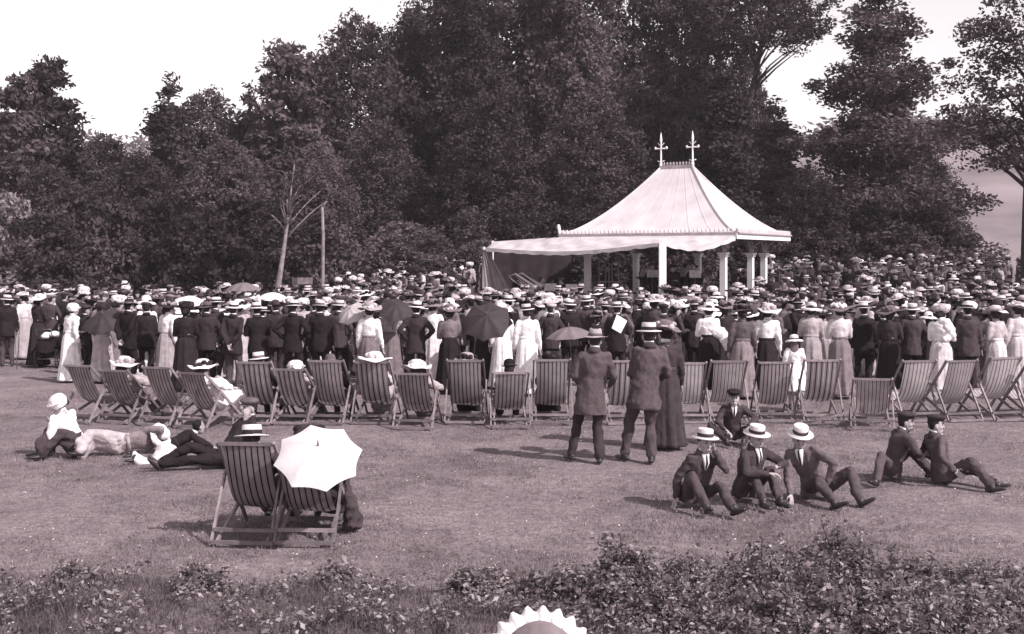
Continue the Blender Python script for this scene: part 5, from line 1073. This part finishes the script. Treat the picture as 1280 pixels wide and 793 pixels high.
for p, rz, sc, (pr, tp, bt, ht, hm, tr) in rest:
    Mx = Matrix.Translation(p) @ Matrix.Rotation(rz, 4, 'Z') @ Matrix.Scale(sc, 4); items = []
    for nm, key, r in PROTO[pr]['parts']:
        if r == 'shoe': continue
        items.append((SHAPE[key], .22 if r != 'skin' else .14, Mx, VAL['skin'] if r == 'skin' else VAL['hair'] if r == 'hair' else VAL[tp]))
    for nm, me, r in PROTO[pr]['static']:
        if r in ('bottom',): items.append((me, .3, Mx, VAL[tp]))
    me, subs = HATS[ht]; hx_ = Mx @ PROTO[pr]['head']; items.append((me, .6, hx_, VAL[hm]))
    for nm, sm, mm in subs: items.append((sm, .5, hx_, .02 if mm == 'band' else VAL[hm] if mm is None else VAL[tr or 'dark']))
    for me, ra, mx, val in items:
        co, f = low(me, ra); a = np.array(mx); cv.append(co @ a[:3, :3].T + a[:3, 3]); cf.append(f + off); off += len(co); cc_.append(np.full(len(co), val))
if rest:
    me = np_mesh('crowd', np.concatenate(cv), np.concatenate(cf), None, True); vals = np.concatenate(cc_); at_ = me.color_attributes.new('tone', 'FLOAT_COLOR', 'POINT')
    at_.data.foreach_set('color', np.array([tone(x) for x in np.unique(vals)], np.float32)[np.searchsorted(np.unique(vals), vals)].ravel())
    m = bpy.data.materials.new('crowd_cloth'); m.use_nodes = True; nt = m.node_tree; b_ = nt.nodes['Principled BSDF']; b_.inputs['Roughness'].default_value = .9; b_.inputs['Specular IOR Level'].default_value = .1
    an = nt.nodes.new('ShaderNodeAttribute'); an.attribute_name = 'tone'; nt.links.new(an.outputs['Color'], b_.inputs['Base Color']); me.materials.append(m)
    tag(obj('crowd', me), 'far part of the dense concert crowd in hats around the bandstand', 'crowd', kind='stuff'); print('crowd', len(rest), len(me.polygons))
# ------------------------------------------------------------------ turf, daisies, rough border
def blades(P, h, w, q, lean=.6):
    n = len(P); a = q.uniform(0, 2 * np.pi, n); d = np.stack([np.cos(a), np.sin(a), np.zeros(n)], 1); b = q.uniform(0, 2 * np.pi, n)
    t = np.stack([np.cos(b), np.sin(b), np.zeros(n)], 1) * (h * lean * q.uniform(0, 1, n))[:, None]; t[:, 2] = h * q.uniform(.6, 1.1, n)
    v = np.stack([P - d * (w / 2)[:, None], P + d * (w / 2)[:, None], P + t], 1).reshape(-1, 3); return v, np.arange(3 * n).reshape(-1, 3)
q = np.random.default_rng(44)
def scatter(n, y0, y1, power=1.6):
    y = y0 + (y1 - y0) * q.uniform(0, 1, n) ** power; x = (q.uniform(-260, 1540, n) - 640) / FPX * y
    return np.stack([x, y, np.zeros(n) - .025], 1)
TURF = mat('turf_blades', .19, rough=.9, var=.5, scale=2.2, bump=0, spec=.1, transl=.2)
P = scatter(420000, 8.5, 24); keep = np.array([mnoise.noise(V((a * 1.7, b * 1.7, 0))) * .6 + mnoise.noise(V((a * 6, b * 6, 3))) * .5 for a, b in P[:, :2]]) + q.uniform(-.55, .55, len(P)) > 0; P = P[keep]
v, f = blades(P, q.uniform(.022, .05, len(P)), q.uniform(.006, .013, len(P)), q, 1.1)
tag(obj('turf', np_mesh('turf', v, f, TURF)), 'short dry mown grass of the lawn', 'grass', kind='stuff')
P = scatter(2600, 9.5, 22); P[:, 2] = .012; v, f = leaf_quads(P, .009, q, .9)
tag(obj('daisies', np_mesh('daisies', v, f, M['cream'])), 'tiny pale daisies scattered over the lawn', 'flowers', kind='stuff')
# rough herbage in front: grass tufts and weeds between the camera and the lawn
WEED = mat('weed_leaf', .13, rough=.7, var=.6, scale=3.5, bump=0, spec=.25, transl=.3); WEEDP = mat('weed_leaf_pale', .33, rough=.65, var=.5, scale=5, bump=0, spec=.3, transl=.3)
def edge(x): return 9.7 + .12 * math.sin(x * 1.7) + .1 * math.sin(x * 4.1 + 1)
n = 120000; X = q.uniform(-6.8, 6.8, n); Y = q.uniform(6.6, 10.2, n); k = np.array([b < edge(a) - abs(q.normal(0, .06)) for a, b in zip(X, Y)]); P = np.stack([X, Y, np.full(n, -.03)], 1)[k]
h = q.uniform(.06, .19, len(P)) * (.75 + .25 * np.sin(P[:, 0] * 3 + 1.3 * P[:, 1])); v, f = blades(P, h, q.uniform(.006, .014, len(P)), q, .8)
tag(obj('rough_grass', np_mesh('rough_grass', v, f, WEED)), 'rough uncut grass along the front edge of the lawn', 'grass', kind='stuff')
n = 80000; X = q.uniform(-6.8, 6.8, n); Y = q.uniform(6.9, 10.0, n); k = np.array([b < edge(a) - .05 and mnoise.noise(V((a * 2.3, b * 2.3, 7))) > (-.3 if a > .3 else .08) for a, b in zip(X, Y)]); P = np.stack([X, Y, q.uniform(.02, .16, n)], 1)[k]
v, f = leaf_quads(P, np.minimum(.034, .018 * q.lognormal(0, .35, len(P))), q, .55); me = np_mesh('weeds', v, f, WEED); me.materials.append(WEEDP); me.polygons.foreach_set('material_index', (q.uniform(0, 1, len(f)) < .3).astype(np.int32))
tag(obj('weeds', me), 'low broad-leaved weeds among the rough grass', 'weeds', kind='stuff')
# leafy shrubs of the mound
def shrub(x, D, h, r, label, dens=1.0, group='leafy plants in the front border'):
    p = px(x, D=D); o = tag(empty('shrub', p), label, 'shrub', group); mb = MB(); ns = int(22 * dens); C = []
    for i in range(ns):
        a = q.uniform(0, 6.28); rr = r * math.sqrt(q.uniform(0, 1)); hh = h * q.uniform(.4, 1.25) * (1 - .45 * (rr / r) ** 2); b = V((rr * math.cos(a) * .4, rr * math.sin(a) * .4, -.03)); t = V((rr * math.cos(a), rr * math.sin(a), hh)); m_ = b.lerp(t, .5) + V((q.normal(0, .02), q.normal(0, .02), .03))
        mb.tube([b, m_, t], [.006, .005, .002], n=4)
        for u in np.linspace(.15, 1.03, int(14 + 26 * hh)): C.append(b.lerp(m_, u * 2) if u < .5 else m_.lerp(t, u * 2 - 1))
    obj('stem', mb.mesh('stem', BARK, False), o)
    C = np.repeat(np.array([tuple(c) for c in C]), 5, 0); C += q.normal(0, .03, C.shape); vv, ff = leaf_quads(C, np.minimum(.034, .018 * q.lognormal(0, .4, len(C))), q, .45)
    me = np_mesh('foliage', vv, ff, WEED); me.materials.append(WEEDP); me.polygons.foreach_set('material_index', (q.uniform(0, 1, len(ff)) < .3).astype(np.int32)); obj('foliage', me, o)
SH = [(690, 9.3, .22, .25), (745, 9.2, .3, .3), (772, 9.5, .5, .2), (815, 9.4, .42, .32), (800, 8.8, .4, .4), (860, 9.1, .42, .4), (905, 9.3, .42, .35), (950, 9.3, .5, .35), (1000, 9.4, .52, .35), (1045, 9.5, .6, .3), (1050, 9.0, .55, .4), (960, 8.7, .45, .45), (1100, 9.3, .45, .35), (1150, 9.4, .34, .35), (1200, 9.3, .28, .35), (1250, 9.4, .25, .35), (1130, 8.7, .36, .45), (1230, 8.7, .3, .4), (870, 8.5, .4, .45), (1060, 8.4, .4, .5), (980, 8.3, .36, .5), (1180, 8.3, .3, .5), (90, 9.6, .2, .2), (250, 9.5, .2, .25), (420, 9.6, .2, .2), (600, 9.5, .17, .3)]
for x, D, h, r in SH:
    h *= .74
    lb = 'tall leafy plant in the thickest part of the front border' if h > .36 else 'leafy plant of middling height in the front border mound' if h > .235 else 'low leafy plant in the rough grass of the front border'
    shrub(x, D, h, r, lb)

# ------------------------------------------------------------------ summer haze
mb = MB(); mb.box((45, 205, 20), (800, 460, 52)); hz = obj('haze', mb.mesh('haze', None, False)); tag(hz, 'thin summer haze over the park', 'haze', kind='stuff')
m = bpy.data.materials.new('haze'); m.use_nodes = True; nt = m.node_tree; nt.nodes.clear(); out = nt.nodes.new('ShaderNodeOutputMaterial'); pv = nt.nodes.new('ShaderNodeVolumePrincipled')
pv.inputs['Density'].default_value = .0004; pv.inputs['Color'].default_value = (.95, .88, .91, 1); pv.inputs['Anisotropy'].default_value = 0.0
nt.links.new(pv.outputs[0], out.inputs['Volume']); hz.data.materials.append(m); hz.display_type = 'WIRE'
